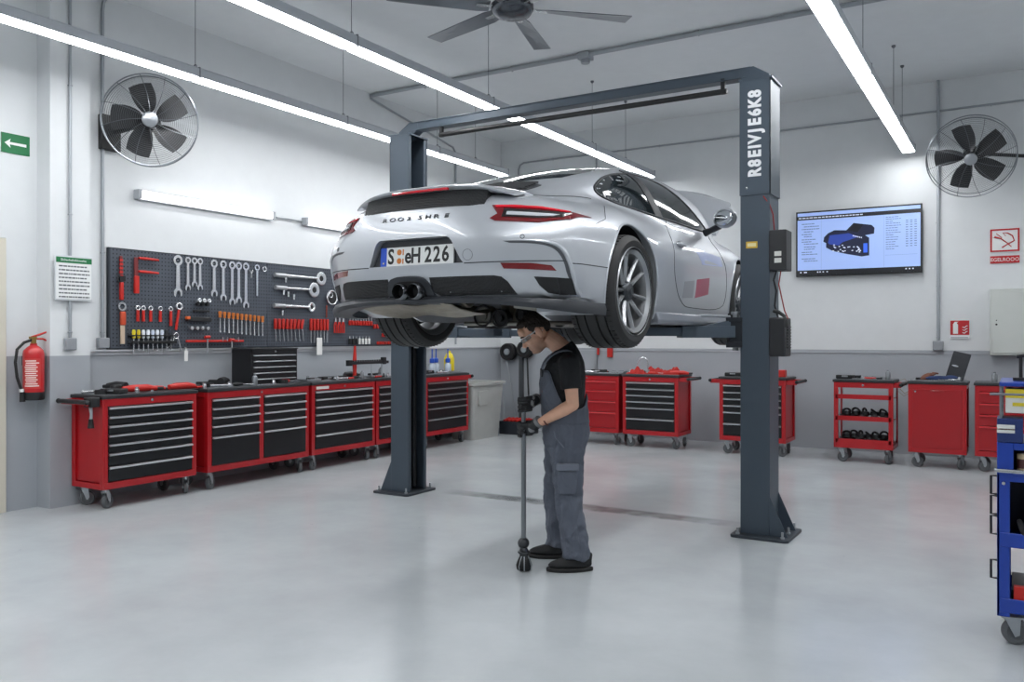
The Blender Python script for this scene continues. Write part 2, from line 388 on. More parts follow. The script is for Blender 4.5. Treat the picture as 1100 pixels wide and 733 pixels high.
def proj(p, axis):
    if axis == 'rear': o = Vector((p[0], -1, p[1])); d = Vector((0, 1, 0))
    elif axis == 'right': o = Vector((2, p[0], p[1])); d = Vector((-1, 0, 0))
    elif axis == 'left': o = Vector((-2, p[0], p[1])); d = Vector((1, 0, 0))
    elif axis == 'top': o = Vector((p[0], p[1], 3)); d = Vector((0, 0, -1))
    h = BVH.ray_cast(o, d)
    if h[0] is None: return None, None
    n = h[1]
    if n.dot(d) > 0: n = -n
    return h[0], n
from mathutils.geometry import delaunay_2d_cdt
def dens(poly, step):
    out = []
    for i in range(len(poly)):
        a = Vector(poly[i]); b = Vector(poly[(i+1) % len(poly)]); k = max(1, int((b-a).length/step))
        out += [tuple(a+(b-a)*t/k) for t in range(k)]
    return out
def inpoly(p, poly):
    c = False; x, y = p; n = len(poly)
    for i in range(n):
        x1, y1 = poly[i]; x2, y2 = poly[i-1]
        if (y1 > y) != (y2 > y) and x < (x2-x1)*(y-y1)/(y2-y1)+x1: c = not c
    return c
def smoothpoly(poly, it=2, keep=()):
    for _ in range(it):
        q = []
        for i in range(len(poly)):
            a = Vector(poly[i]); b = Vector(poly[(i+1) % len(poly)]); q += [tuple(a*.75+b*.25), tuple(a*.25+b*.75)]
        poly = q
    return poly
def patch(mb, poly, axis, off=.003, thick=.012, step=.03, m=0, tilt=None):
    b = dens(poly, step); xs = [p[0] for p in b]; zs = [p[1] for p in b]; pts = list(b)
    x = min(xs)+step/2
    while x < max(xs):
        z = min(zs)+step/2
        while z < max(zs):
            if inpoly((x, z), b) and min((Vector((x, z))-Vector(q)).length for q in b) > step*.45: pts.append((x, z))
            z += step
        x += step
    nb = len(b)
    r = delaunay_2d_cdt([Vector(p) for p in pts], [(i, (i+1) % nb) for i in range(nb)], [], 1, 1e-6)
    vs = []; ok = []; inn = []
    for p in r[0]:
        h, n = proj(p, axis)
        if h is None: ok.append(False); vs.append((0, 0, 0)); inn.append((0, 0, 0)); continue
        o = tilt(p) if tilt else off
        ok.append(True); vs.append(h+n*o); inn.append(h+n*(o-thick))
    fs = [f for f in r[2] if all(ok[i] for i in f)]
    N = len(vs); cnt = {}
    for f in fs:
        for i in range(len(f)):
            e = (f[i], f[(i+1) % len(f)]); cnt[e] = 1
    rim = [(a, c) for (a, c) in cnt if (c, a) not in cnt]
    mb.add(vs+inn, list(fs)+[tuple(reversed([i+N for i in f])) for f in fs]+[(a, a+N, c+N, c) for a, c in rim], m)
    return mb
def line(mb, pts, axis, r=.003, off=0, step=.02, m=0, n=6, closed=False):
    q = []
    pts = list(pts)+([pts[0]] if closed else [])
    for a, b in zip(pts[:-1], pts[1:]):
        a = Vector(a); b = Vector(b); k = max(1, int((b-a).length/step)); q += [a+(b-a)*t/k for t in range(k)]
    q.append(Vector(pts[-1])); out = []
    for p in q:
        h, nn = proj(p, axis)
        if h is not None: out.append(h+nn*off)
    if len(out) > 1: mb.tube(out, r, n, m, closed=False)
    return mb
def mir(poly): return [(-x, z) for x, z in poly]
def smooth_open(p, it=2):
    for _ in range(it):
        q = [p[0]]
        for a, b in zip(p[:-1], p[1:]):
            a = Vector(a); b = Vector(b); q += [tuple(a*.75+b*.25), tuple(a*.25+b*.75)]
        q.append(p[-1]); p = q
    return p

AXR, AXF, AZ, TR = 1.06, 3.52, .362, .352
def booleaned(mb, name, mats, cutters, parent):
    o = mb.build(name, mats, None, smooth=0, weld=True)
    cs = []
    for c in cutters:
        co_ = c.build('cutter', mats, None, smooth=0, weld=True); cs.append(co_)
        md = o.modifiers.new('b', 'BOOLEAN'); md.operation = 'DIFFERENCE'; md.object = co_; md.solver = 'EXACT'
    dg = bpy.context.evaluated_depsgraph_get(); me = bpy.data.meshes.new_from_object(o.evaluated_get(dg))
    for c in cs: bpy.data.objects.remove(c)
    o.modifiers.clear(); o.data = me; o.parent = parent
    me.polygons.foreach_set('use_smooth', [True]*len(me.polygons)); me.set_sharp_from_angle(angle=R(38)); me.update()
    return o
cut = []
for s in (-1, 1):
    for y, r in ((AXR, .405), (AXF, .385)):
        x0, x1 = (.5, 1.1) if s > 0 else (-1.1, -.5)
        pr_ = [(math.cos(R(q))*r+y, math.sin(R(q))*r+AZ) for q in range(-8, 189, 3)]+[(y-r*.97, .03), (y+r*.97, .03)]
        c = MB(); c.prism(pr_, x0, x1, M=Matrix(((0, 0, 1, 0), (1, 0, 0, 0), (0, 1, 0, 0), (0, 0, 0, 1)))); cut.append(c)
c = MB(); c.prism([(-.60, .33), (-.42, .18), (.42, .18), (.60, .33), (.60, .60), (.48, .60), (.48, 2.0), (-.48, 2.0), (-.48, .60), (-.60, .60)], .01, .40); cut.append(c)                       # open engine bay underneath
rec = [(-.335, .478), (.335, .478), (.318, .50), (.27, .60), (.255, .618), (.235, .628), (-.235, .628), (-.255, .618), (-.27, .60), (-.318, .50)]
c = MB(); c.prism(rec, -.3, .072, M=Matrix(((1, 0, 0, 0), (0, 0, 1, 0), (0, 1, 0, 0), (0, 0, 0, 1)))); cut.append(c)
body = booleaned(BODY, 'body_shell', silver, cut, car)

# --- glass
def both(poly): return (('right', poly), ('left', poly))
win = smoothpoly([(1.06, .985), (1.10, 1.045), (1.35, 1.155), (1.80, 1.235), (2.2, 1.222), (2.55, 1.12), (2.93, .935), (2.86, .915), (2.0, .915), (1.5, .93), (1.2, .945)], 2)
for ax, p in both(win):
    g = patch(MB(), p, ax, .002, .01, .035).build('side_window', glass_m, car, smooth=50)
    line(MB(), p, ax, .0085, 0, closed=True).build('window_seal', dk_trim, g, smooth=60)
    patch(MB(), [(1.66, 1.235), (1.76, 1.24), (1.93, .915), (1.81, .915)], ax, .006, .01, .03).build('window_pillar', dk_trim, g)
rwin = smoothpoly([(-.40, .92), (.40, .92), (.50, 1.35), (.44, 1.5), (-.44, 1.5), (-.50, 1.35)], 1)
patch(MB(), rwin, 'top', .002, .01, .05).build('rear_window', glass_m, car, smooth=50)
ws = smoothpoly([(-.56, 2.82), (.56, 2.82), (.66, 3.1), (.6, 3.27), (-.6, 3.27), (-.66, 3.1)], 1)
patch(MB(), ws, 'top', .002, .01, .05).build('windscreen', glass_m, car, smooth=50)
lou = smoothpoly([(-.40, .52), (.40, .52), (.42, .86), (-.42, .86)], 1)
lv = patch(MB(), lou, 'top', .004, .012, .04).build('engine_lid_grille', dk_trim, car)
sl = MB()
for k in range(9): line(sl, [(-.36, .56+k*.034), (.36, .56+k*.034)], 'top', .006, .008, .06)
sl.build('grille_slats', dk_trim, lv)

# --- panel gaps and a painted crease shadow line
def gap(pts, ax, r=.0028): line(MB(), pts, ax, r).build('gap_crease_line', seam_m, car)
for s in (1, -1):
    ax = 'right' if s > 0 else 'left'
    gap(smooth_open([(1.98, .91), (1.86, .72), (1.80, .55), (1.90, .38), (2.06, .30), (2.2, .285), (2.95, .285), (3.05, .40), (3.02, .70), (2.93, .9)]), ax)
    gap([(.66, .47), (.3, .47)], ax)
    gap([(s*.34, .475), (s*.86, .482)], 'rear', .003)  # dark line stands for the thin shadow along the bumper crease
    gap(smooth_open([(s*.49, .36), (s*.60, .50), (s*.62, .78), (s*.66, .97)]), 'top', .0026)
    gap([(s*.88, .56), (s*.86, .75), (s*.75, .97)], 'top', .0022)

# --- tail lamps
TL = [(.474, .79), (.586, .79), (.702, .782), (.79, .768), (.852, .750), (.832, .715), (.717, .69), (.51, .70), (.481, .715), (.515, .74)]
for s in (1, -1):
    f = (lambda q: q) if s > 0 else mir
    t_ = patch(MB(), f(TL), 'rear', .006, .02, .02).build('tail_light', red_lens, car, smooth=40)
    patch(MB(), f([(.54, .768), (.82, .750), (.80, .722), (.71, .712), (.54, .720)]), 'rear', .009, .01, .02).build('lamp_recess', mat('lamp_black', '120508', .2, coat=.5), t_)
    patch(MB(), f([(.56, .748), (.785, .735), (.765, .724), (.70, .722), (.56, .730)]), 'rear', .013, .012, .02).build('lamp_bar', mat('clear_lens', 'c9ccd2', .15, coat=1), t_)
    patch(MB(), f([(.49, .785), (.586, .785), (.702, .778), (.81, .760), (.80, .755), (.70, .768), (.586, .774), (.50, .774)]), 'rear', .012, .012, .02).build('lamp_strip', red_lens2, t_)
    patch(MB(), f([(.545, .471), (.70, .468), (.785, .457), (.805, .428), (.70, .434), (.56, .440)]), 'rear', .004, .012, .02).build('rear_reflector', red_lens, car)
    # outer vent
    vt = patch(MB(), f([(.70, .397), (.80, .392), (.866, .388), (.868, .300), (.80, .302), (.75, .310), (.718, .350)]), 'rear', .003, .012, .02).build('side_vent', mat('vent_black', '141517', .5), car)
    line(MB(), f([(.80, .392), (.80, .302)]), 'rear', .004, .004).build('vent_divider', dk_trim, vt)
    # swept blade that frames the vent
    cr = smooth_open([(.56, .592), (.70, .592), (.79, .580), (.835, .553), (.858, .49), (.866, .40), (.868, .30)], 3)
    n_ = len(cr)
    mb = MB(); pts = [proj(p, 'rear') for p in f(cr)]; pts = [h+nn*(-.002) for h, nn in pts if h is not None]
    mb.tube(pts, [.001+.015*min(1, i/(n_*.6)) for i in range(len(pts))], 8); mb.build('vent_blade', silver, car)
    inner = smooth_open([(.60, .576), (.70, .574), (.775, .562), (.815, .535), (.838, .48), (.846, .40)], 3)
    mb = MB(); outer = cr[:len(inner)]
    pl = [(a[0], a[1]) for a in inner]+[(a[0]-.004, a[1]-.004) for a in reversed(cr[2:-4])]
    patch(mb, f(pl), 'rear', .0015, .008, .015).build('vent_inner_strip', mat('graphite_trim', '4a4d52', .5), car)  # dark grey strip along the blade's inner edge
# --- lower grille meshes, exhaust, valance
for s in (1, -1):
    f = (lambda q: q) if s > 0 else mir
    gr = [(.10, .405), (.50, .405), (.54, .398), (.568, .372), (.605, .302), (.15, .302), (.10, .33)] if s > 0 else [(.20, .405), (.58, .405), (.63, .398), (.66, .372), (.672, .302), (.23, .302), (.20, .33)]
    patch(MB(), f(gr), 'rear', .002, .01, .02).build('lower_grille', grille_m, car)
# plate
pm = Matrix(((1, 0, 0, 0), (0, 0, -1, .052), (0, 1, 0, 0), (0, 0, 0, 1)))
P_ = T(0, .060, .533) @ RX(90-3)
MB().prism([(x_*.985, z_*.985+.008) for x_, z_ in rec], .062, .0705, M=Matrix(((1, 0, 0, 0), (0, 0, 1, 0), (0, 1, 0, 0), (0, 0, 0, 1)))).build('plate_recess', mat('recess_grey', '3c3f44', .5), car)
pl = MB().prism(rrect(-.268, .268, -.062, .062, .008), -.004, .006, M=P_).build('plate_frame', dk_trim, car)
MB().prism(rrect(-.26, .26, -.055, .055, .006), .004, .009, M=P_).build('plate_panel', mat('plate_white', 'dfe1e0', .4), pl)
q = MB(); q.box(-.26, -.215, -.055, .055, .006, .0095, M=P_); q.build('plate_band', mat('plate_blue', '1f52c8', .4), pl)
for ch, x in (('S', -.183), ('e', -.058), ('H', -.002), ('2', .085), ('2', .145), ('6', .205)):
    MB().text(ch, .122, P_ @ T(x, -.002, .009) @ SC(.82, 1, 1), ext=.0012, bold=.003).build('plate_character', mat('plate_black', '141416', .5), pl)
q = MB(); q.prism(arc(0, 0, .017, 0, 360, 16)[:-1], .009, .0105, M=P_ @ T(-.122, .025, 0)); q.prism(arc(0, 0, .017, 0, 360, 16)[:-1], .009, .0105, M=P_ @ T(-.122, -.025, 0))
q.box(-.098, -.090, .008, .042, .009, .0105, M=P_); q.box(-.098, -.090, -.042, -.012, .009, .0105, M=P_)
q.build('plate_stickers', mat('plate_orange', 'c8762c', .5), pl)
MB().prism(arc(0, 0, .005, 0, 360, 8)[:-1], .0095, .0105, M=P_ @ T(-.238, -.035, 0)).build('plate_star', mat('plate_yellow', 'e9d66a', .5), pl)
# exhaust surround
EX = -.055
out = smoothpoly([(-.215, .30), (-.205, .385), (-.15, .418), (.04, .418), (.09, .385), (.115, .32), (.14, .262), (-.20, .262)], 2)
patch(MB(), out, 'rear', .012, .04, .02).build('exhaust_surround', mat('dark_satin', '33363b', .4, .2), car, smooth=40)
ins = smoothpoly([(-.175, .30), (-.165, .372), (-.12, .392), (.01, .392), (.055, .372), (.068, .31), (.05, .272), (-.15, .272)], 2)
patch(MB(), ins, 'rear', .0155, .02, .02).build('exhaust_opening', mat('deep_black', '0a0a0b', .7), car)
for x in (-.090, .016):
    e = MB(); e.lathe([(.0, .06), (.036, .06), (.038, -.035), (.041, -.045), (.045, -.04), (.045, .09)], 28, M=T(x, .040, .328) @ RX(-90)); e.build('tailpipe', [mat('exhaust_steel', '77797d', .25, 1)], car, smooth=50)
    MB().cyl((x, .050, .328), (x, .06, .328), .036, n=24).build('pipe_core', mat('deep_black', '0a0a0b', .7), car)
# valance lip wrapping the rear bumper
va = MB(); ring = []
for k in range(61):
    x = -.885+1.77*k/60; a = abs(x)/.885
    h, nn = proj((x*.975, .31), 'rear')
    zt = .300-.03*a**2; zb = .248-.05*a**3+(.012 if a < .3 else .012*(1-(a-.3)/.7))
    y0 = h.y if h is not None else .42
    ring.append([(x*1.0, y0-.012, zt), (x*1.008, y0-.03, (zt+zb)/2), (x*1.005, y0-.022, zb), (x*.97, y0+.12, zb+.006), (x*.97, y0+.06, zt)])
for s in (-1, 1):
    ext = [[(s*.905, .52, .262), (s*.915, .52, .23), (s*.91, .52, .195), (s*.87, .52, .199), (s*.87, .52, .262)], [(s*.91, .635, .262), (s*.918, .64, .23), (s*.912, .645, .192), (s*.87, .645, .197), (s*.87, .635, .262)]]
    ring = (ext[::-1]+ring) if s < 0 else ring+ext
vs = [p for r_ in ring for p in r_]; n5 = 5
fs = [(i*n5+j, i*n5+(j+1) % n5, (i+1)*n5+(j+1) % n5, (i+1)*n5+j) for i in range(len(ring)-1) for j in range(n5)]
fs += [tuple(range(n5)), tuple((len(ring)-1)*n5+j for j in range(n5))]
va.add(vs, fs); va.build('rear_valance', mat('dark_satin', '33363b', .4, .2), car, smooth=50)
# --- fixed spoiler
sp = MB(); ring = []
for k in range(49):
    x = -.565+1.13*k/48; a = abs(x)/.565
    drop = .065*a**3.5; ytip = .07+.12*a**3; thick = .028*(1-a**6)+.004
    zt = .925-drop
    yb = .46-.05*a**4
    hb, _ = proj((x*.99, yb), 'top'); zb = (hb.z if hb else .9)+.002
    ring.append([(x, ytip, zt-.004), (x, ytip+.05, zt+.012), (x, (ytip+yb)/2+.03, (zt+.012)*.55+.45*zb+.012), (x, yb, zb), (x, yb-.02, zb-.03), (x, (ytip+yb)/2, (zt+zb)/2-.045*(1-a**4)), (x, ytip+.05, zt-thick), (x, ytip+.004, zt-.012)])
vs = [p for r_ in ring for p in r_]; k8 = 8
fs = [(i*k8+j, i*k8+(j+1) % k8, (i+1)*k8+(j+1) % k8, (i+1)*k8+j) for i in range(len(ring)-1) for j in range(k8)]+[tuple(range(k8)), tuple((len(ring)-1)*k8+j for j in range(k8))]
sp.add(vs, fs); spo = sp.build('rear_spoiler', silver, car, smooth=60)
pan = MB(); ring = []
for k in range(41):
    x = -.43+.86*k/40; a = abs(x)/.43
    yy = .10+.07*(abs(x)/.6)**3; zt = .918-.065*(abs(x)/.565)**3.5
    h, _ = proj((x, .80), 'rear'); 
    ring.append([(x, yy+.012, zt-.008), (x, h.y-.004, .800-.01*a**3), (x, .32, .80), (x, .32, zt-.02)])
vs = [p for r_ in ring for p in r_]
fs = [(i*4+j, i*4+(j+1) % 4, (i+1)*4+(j+1) % 4, (i+1)*4+j) for i in range(len(ring)-1) for j in range(4)]+[(0, 1, 2, 3), (160, 161, 162, 163)]
pan.add(vs, fs); pan.build('spoiler_panel', grille_m, car, smooth=30)
bl = MB(); bl.tube([(x, .083+.07*(abs(x)/.6)**3, .906-.085*(abs(x)/.6)**3.5) for x in [-.2+.4*i/16 for i in range(17)]], .0085, 8); bl.build('brake_light', red_lens2, spo)
# deck lettering
for ch, x in (('R', -.215), ('O', -.155), ('O', -.095), ('2', -.035), ('5', .045), ('H', .10), ('R', .155), ('E', .225)):
    h, n_ = proj((x, .745), 'rear'); MB().text(ch, .038, T(x, h.y-.002, .745) @ RX(62) @ SC(1.5, .9, 1), ext=.002, bold=.001).build('deck_letter', mat('letter_grey', '3a3d42', .35, .5), car)
for x, z in ((-.66, .61), (.66, .61), (-.34, .60), ):
    if abs(x) < .5: continue
    h, nn = proj((x, z), 'rear'); q = nn.to_track_quat('Z', 'Y').to_matrix().to_4x4()
    MB().torus((0, 0, .001), .011, .0018, 16, 6, M=T(*h) @ q).build('parking_sensor', seam_m, car)
h, nn = proj((.365, .520), 'rear'); MB().torus((0, 0, .0), .030, .001, 24, 5, M=T(*h) @ nn.to_track_quat('Z', 'Y').to_matrix().to_4x4()).build('tow_eye_cover', seam_m, car)
# --- door handles, mirrors, front lid, lamps
for s in (1, -1):
    ax = 'right' if s > 0 else 'left'
    h, nn = proj((2.03, .735), ax)
    mb = MB(); mb.sphere((0, 0, 0), 1, 16, M=T(h.x+s*.010, 2.03, .735) @ SC(.02, .095, .02)); hd = mb.build('door_handle', silver, car)
    MB().sphere((0, 0, 0), 1, 14, M=T(h.x+s*.002, 2.03, .725) @ SC(.008, .08, .035)).build('handle_cup', seam_m, hd)
    mh = MB(); mh.sphere((0, 0, 0), 1, 20, M=T(s*.975, 2.72, 1.0) @ RZ(-s*8) @ SC(.098, .06, .078))
    mh.build('side_mirror', silver, car)
    mm = MB(); mm.sphere((0, 0, 0), 1, 18, M=T(s*.978, 2.676, 1.0) @ RZ(-s*8) @ SC(.080, .02, .060)); mm.build('mirror_glass', mat('mirror_glass', 'cfd4d8', .04, 1), car)
    MB().tube([(s*.80, 2.76, .90), (s*.85, 2.75, .915), (s*.93, 2.735, .945)], [.032, .024, .028], 10).build('mirror_foot', dk_trim, car)
    # side skirt
    sk = MB(); sk.prism([(s*.80, .155), (s*.895, .16), (s*.905, .18), (s*.89, .235), (s*.80, .25)], -3.1, -1.5, M=RX(90)); sk.build('side_skirt', mat('skirt_grey', '8b8f96', .4, .5, coat=.5), car, bev=.008)
    # headlamp
    h, nn = proj((s*.66, 4.08), 'top'); MB().sphere((0, 0, 0), 1, 20, M=T(*(h-Vector((0, 0, .02)))) @ SC(.11, .15, .05)).build('headlamp', mat('clear_lens', 'c9ccd2', .15, coat=1), car)
lid = MB(); rows_ = []
NL = 14
for i in range(NL+1):
    t = i/NL; w = .70+.04*math.sin(t*PI*.5) if t < .70 else .735-(t-.70)*1.0
    row = []
    for j in range(13):
        x = (j/12*2-1)
        row.append((x*w, 3.36+.52*t-.03*(1-x*x)-.03*math.sin(t*PI), .965+.47*t+.04*(1-x*x)-.03*x*x*t))
    rows_.append(row)
vs = [p for r_ in rows_ for p in r_]; N = len(vs); vs += [(x, y+.018, z-.018) for x, y, z in vs]
fs = []
for i in range(NL):
    for j in range(12):
        a = i*13+j; fs.append((a, a+1, a+14, a+13)); fs.append((a+N, a+N+13, a+N+14, a+N+1))
rim = [j for j in range(13)]+[i*13+12 for i in range(1, NL+1)]+[NL*13+j for j in range(11, -1, -1)]+[i*13 for i in range(NL-1, 0, -1)]
fs += [(rim[i], rim[(i+1) % len(rim)], rim[(i+1) % len(rim)]+N, rim[i]+N) for i in range(len(rim))]
lid.add(vs, fs); lid.build('front_lid', silver, car, smooth=60)
MB().tube([(.3, 3.45, .88), (.3, 3.72, 1.3)], .008, 8).tube([(-.3, 3.45, .88), (-.3, 3.72, 1.3)], .008, 8).build('lid_strut', black_metal, car)

# --- wheels
tyre_m = mat('tyre_rubber', '232324', .62, bump=.08, bscale=150); rim_m = mat('wheel_grey', 'a6a8ab', .34, .8)
def wheel(x, y, s, W):
    M0 = T(x, y, AZ-.01) @ RZ(0 if s > 0 else 180)            # local: outer face towards +x
    A = Matrix(((0, 0, 1, 0), (0, 1, 0, 0), (-1, 0, 0, 0), (0, 0, 0, 1)))   # z of the lathe becomes +x
    r = .262; w = W/2; ro = TR
    prof = [(r-.004, -w+.012), (r+.02, -w-.002), (r+.05, -w-.004), (ro-.025, -w+.008), (ro-.008, -w+.022)]
    gz = [-.62, -.24, .24, .62]
    for g in gz: z = g*w; prof += [(ro, z-.0065), (ro-.012, z-.005), (ro-.012, z+.005), (ro, z+.0065)]
    prof += [(ro-.008, w-.022), (ro-.025, w-.008), (r+.05, w+.004), (r+.02, w+.002), (r-.004, w-.012)]
    t = MB().lathe(prof, 72, M=A).build('tyre', tyre_m, car, smooth=40); t.matrix_local = M0
    g = MB()
    for k in range(60 if y < 2 else 0):                                        # sipes on the shoulders
        for sg in (-1, 1):
            a = 360*k/60+(3 if sg > 0 else 0)
            g.box(-.0015, .0015, -.001, .0022, -.019, .019, M=A @ RZ(a) @ T(ro-.0028, 0, sg*w*.72) @ RY(sg*0) @ RZ(90))
    
    if g.v: g.build('tyre_sipes', mat('sipe_black', '0c0c0c', .9), t)['kind'] = 'stuff'
    rm = MB().lathe([(r+.008, w+.006), (r+.012, w-.002), (r, w-.014), (r-.012, w-.02), (r-.022, w-.05), (r-.035, -w+.04), (r-.012, -w+.014), (r+.006, -w+.004), (r-.004, -w+.012), (r-.03, -w+.05), (r-.036, w-.06), (r-.03, w-.02), (r-.006, w-.002)], 64, M=A).build('rim', rim_m, car, smooth=40); rm.matrix_local = M0
    for k in range(10):
        a = 36*k+12
        sp_ = MB(); pts = []
        for q in range(7):
            u = q/6; rr = .045+(r-.05)*u; zc = w-.055+.035*u**1.5+(-.03*math.sin(u*PI)*0); hw = .0135-.005*math.sin(u*PI)+.004*u; dz = .03-.012*u; tw = .012*u*(1 if k % 2 else -1)
            pts.append([(rr, -hw+tw, zc-.012), (rr, -hw*.35+tw, zc+.006), (rr, hw*.35+tw, zc+.006), (rr, hw+tw, zc-.012), (rr, hw*.8+tw, zc-dz), (rr, -hw*.8+tw, zc-dz)])
        vs = [p for c_ in pts for p in c_]
        fs = [(i*6+j, i*6+(j+1) % 6, (i+1)*6+(j+1) % 6, (i+1)*6+j) for i in range(6) for j in range(6)]+[tuple(range(6)), tuple(36+j for j in range(6))]
        sp_.add(vs, fs, M=A @ RZ(a)); sp_.build('spoke', rim_m, rm, smooth=30)
    MB().lathe([(0, w-.022), (.02, w-.02), (.028, w-.028), (.05, w-.03), (.062, w-.045), (.07, w-.075), (.07, w-.12), (0, w-.12)], 32, M=A).build('hub', mat('hub_dark', '3f4246', .35, .8), rm, smooth=40)
    d = MB().lathe([(0, -.02), (.19, -.02), (.19, .012), (0, .012)], 40, M=A).build('brake_disc', mat('disc_steel', '45474a', .4, .8), car); d.matrix_local = M0 @ T(.02, 0, 0)
    c_ = MB(); c_.prism(arc(0, 0, .2, -35, 35, 8)+arc(0, 0, .12, 35, -35, 8), -.045, .035, M=A @ RZ(160)); cc = c_.build('brake_caliper', mat('caliper_dark', '2b2c2f', .4), car, bev=.006); cc.matrix_local = M0 @ T(.03, 0, 0)
for s in (1, -1):
    wheel(s*.765, AXR, s, .305); wheel(s*.775, AXF, s, .25)
# --- wheel wells and underbody
wm = mat('wheel_well', '101113', .8)
for s in (1, -1):
    for y, r in ((AXR, .40), (AXF, .38)):
        q = MB(); ac = arc(0, 0, r, -12, 192, 36)
        vs = [(x_, 0, z_) for x_, z_ in ac]
        a0 = s*.50; a1 = s*.86
        vs = [(a0, y+x_, AZ+z_) for x_, z_ in ac]+[(a1, y+x_, AZ+z_) for x_, z_ in ac]; n = len(ac)
        vs2 = [(a0, y+x_*1.01, AZ+z_*1.01) for x_, z_ in ac]
        q.add(vs, [(i, i+1, i+1+n, i+n) for i in range(n-1)]+[tuple(range(n))]); q.build('wheel_liner', wm, car)
        # raised arch edge
        lip_ = []
        for a in range(-14, 195, 4):
            yy = y+math.cos(R(a))*(r+.006); zz = AZ+math.sin(R(a))*(r+.006)
            if zz < .20: continue
            h, nn = proj((yy, zz), 'right' if s > 0 else 'left')
            if h is not None: lip_.append(h-Vector((s*.002, 0, 0)))
        MB().tube(lip_, .008, 8).build('arch_lip', silver, car)
ub = mat('underbody_black', '17181a', .6, bump=.1); al = mat('cast_aluminium', '84827c', .42, .85, var=.25, scale=25, bump=.2, bscale=40); al2 = mat('dirty_steel', '6b655b', .45, .8, var=.35, scale=18, bump=.25, bscale=30)
MB().box(-.74, .74, 2.0, 3.1, .155, .19).box(-.48, .48, 3.1, 4.2, .155, .19).build('floor_panel', ub, car, bev=.01)
MB().prism([(-.59, .34), (-.41, .19), (.41, .19), (.59, .34), (.59, .59), (.478, .59), (.478, 1.998), (-.478, 1.998), (-.478, .59), (-.59, .59)], .385, .398).build('bay_roof', ub, car)
# curved heat shields behind the valance
for x0, x1, nm in ((-.56, .10, 'heat_shield'), (.10, .22, 'heat_shield')):
    if nm == 'heat_shield' and x0 == .10: continue
    q = MB(); sec = [(.19, .262), (.32, .228), (.48, .208), (.62, .202), (.70, .235)]
    vs = [(x, y+.03*(abs(x+.2)/.4)**2, z+.01*math.sin(x*14)) for x in [x0+(x1-x0)*i/12 for i in range(13)] for y, z in sec]; N = len(vs); vs += [(x, y, z+.006) for x, y, z in vs]
    fs = [(i*5+j, i*5+j+1, (i+1)*5+j+1, (i+1)*5+j) for i in range(12) for j in range(4)]; fs += [tuple(k_+N for k_ in reversed(f)) for f in fs]
    q.add(vs, fs); q.build('heat_shield', mat('sooty_shield', '8d8474', .38, .75, var=.5, scale=14, bump=.35, bscale=22), car)
q = MB(); q.cyl((-.5, .42, .33), (.12, .42, .33), .085, n=24); q.build('silencer', al2, car, smooth=40, bev=.01)
for (x, y, z, r_, l_) in ((-.30, 1.28, .22, .075, .10), (-.14, 1.25, .20, .062, .08), (.02, 1.28, .225, .05, .08), (.14, 1.30, .19, .055, .08), (.30, 1.30, .21, .07, .09)):
    q = MB(); q.lathe([(0, 0), (r_*.4, 0), (r_*.42, .02), (r_*.85, .02), (r_, .035), (r_, l_), (0, l_)], 28, M=T(x, y-.08, z) @ RX(-90)); q.build('pulley', black_metal if r_ < .07 else al, car, smooth=40)
    MB().torus((0, 0, 0), r_*.95, .008, 28, 8, M=T(x, y-.07, z) @ RX(-90)).build('drive_belt', rubber, car)
q = MB(); q.box(-.20, .20, 1.38, 1.6, .17, .37); q.box(-.40, .40, 1.6, 1.95, .20, .38); q.box(-.13, .13, 1.6, 1.98, .15, .38); q.build('gearbox', al2, car, bev=.02)
for s in (1, -1):
    MB().tube([(s*.15, .95, .34), (s*.35, 1.02, .35), (s*.62, AXR, .36)], .022, 10).build('drive_shaft', black_metal, car)
    MB().tube([(s*.25, 1.45, .26), (s*.45, 1.25, .24), (s*.62, AXR+.03, .25)], [.02, .025, .03], 8).build('suspension_arm', al, car)
    MB().tube([(s*.25, .72, .27), (s*.45, .85, .24), (s*.62, AXR-.06, .25)], [.02, .022, .03], 8).build('suspension_arm', al, car)
    MB().tube([(s*.42, .45, .30), (s*.46, .75, .28), (s*.42, 1.2, .27), (s*.30, 1.7, .24)], .028, 12).build('exhaust_pipe', al2, car)
    MB().tube([(s*.56, .98, .38)]+[(s*.56+.045*math.cos(t), .98+.045*math.sin(t), .38-.012*t/2) for t in np.linspace(0, 18, 60)], .006, 6).build('coil_spring', black_metal, car)
    MB().box(s*.66-.04, s*.66+.04, 1.6, 3.0, .14, .17).build('sill_rail', ub, car)
MB().tube([(-.46, 1.22, .165), (.46, 1.22, .165)], .016, 8).build('cross_brace', al, car)
rnd = random.Random(5)
for k in range(26):
    x = rnd.uniform(-.42, .40); y = rnd.uniform(1.25, 1.6); z = rnd.uniform(.16, .27)
    pts = [(x, y, z)]
    for _ in range(4): pts.append((pts[-1][0]+rnd.uniform(-.09, .09), pts[-1][1]+rnd.uniform(-.05, .07), min(.28, max(.15, pts[-1][2]+rnd.uniform(-.03, .03)))))
    MB().tube(pts, rnd.uniform(.005, .012), 8).build('hose', rubber if k % 2 else al, car)
# tape and sticker marks on the door
for s in (1, -1):
    st = patch(MB(), [(2.32, .50), (2.62, .53), (2.60, .40), (2.30, .36)], 'right' if s > 0 else 'left', .0008, .003, .04).build('door_sticker', mat('sticker_red', 'a8566a', .4), car)
    patch(MB(), [(2.05, .47), (2.27, .49), (2.25, .36), (2.03, .35)], 'right' if s > 0 else 'left', .0008, .003, .04).build('door_sticker', mat('sticker_grey', '8e9096', .4), car)
    patch(MB(), [(2.35, .74), (2.95, .72), (2.95, .64), (2.45, .62)], 'right' if s > 0 else 'left', .0008, .003, .04).build('door_film', mat('film_blue', 'a8b4dc', .3, coat=.5), car)
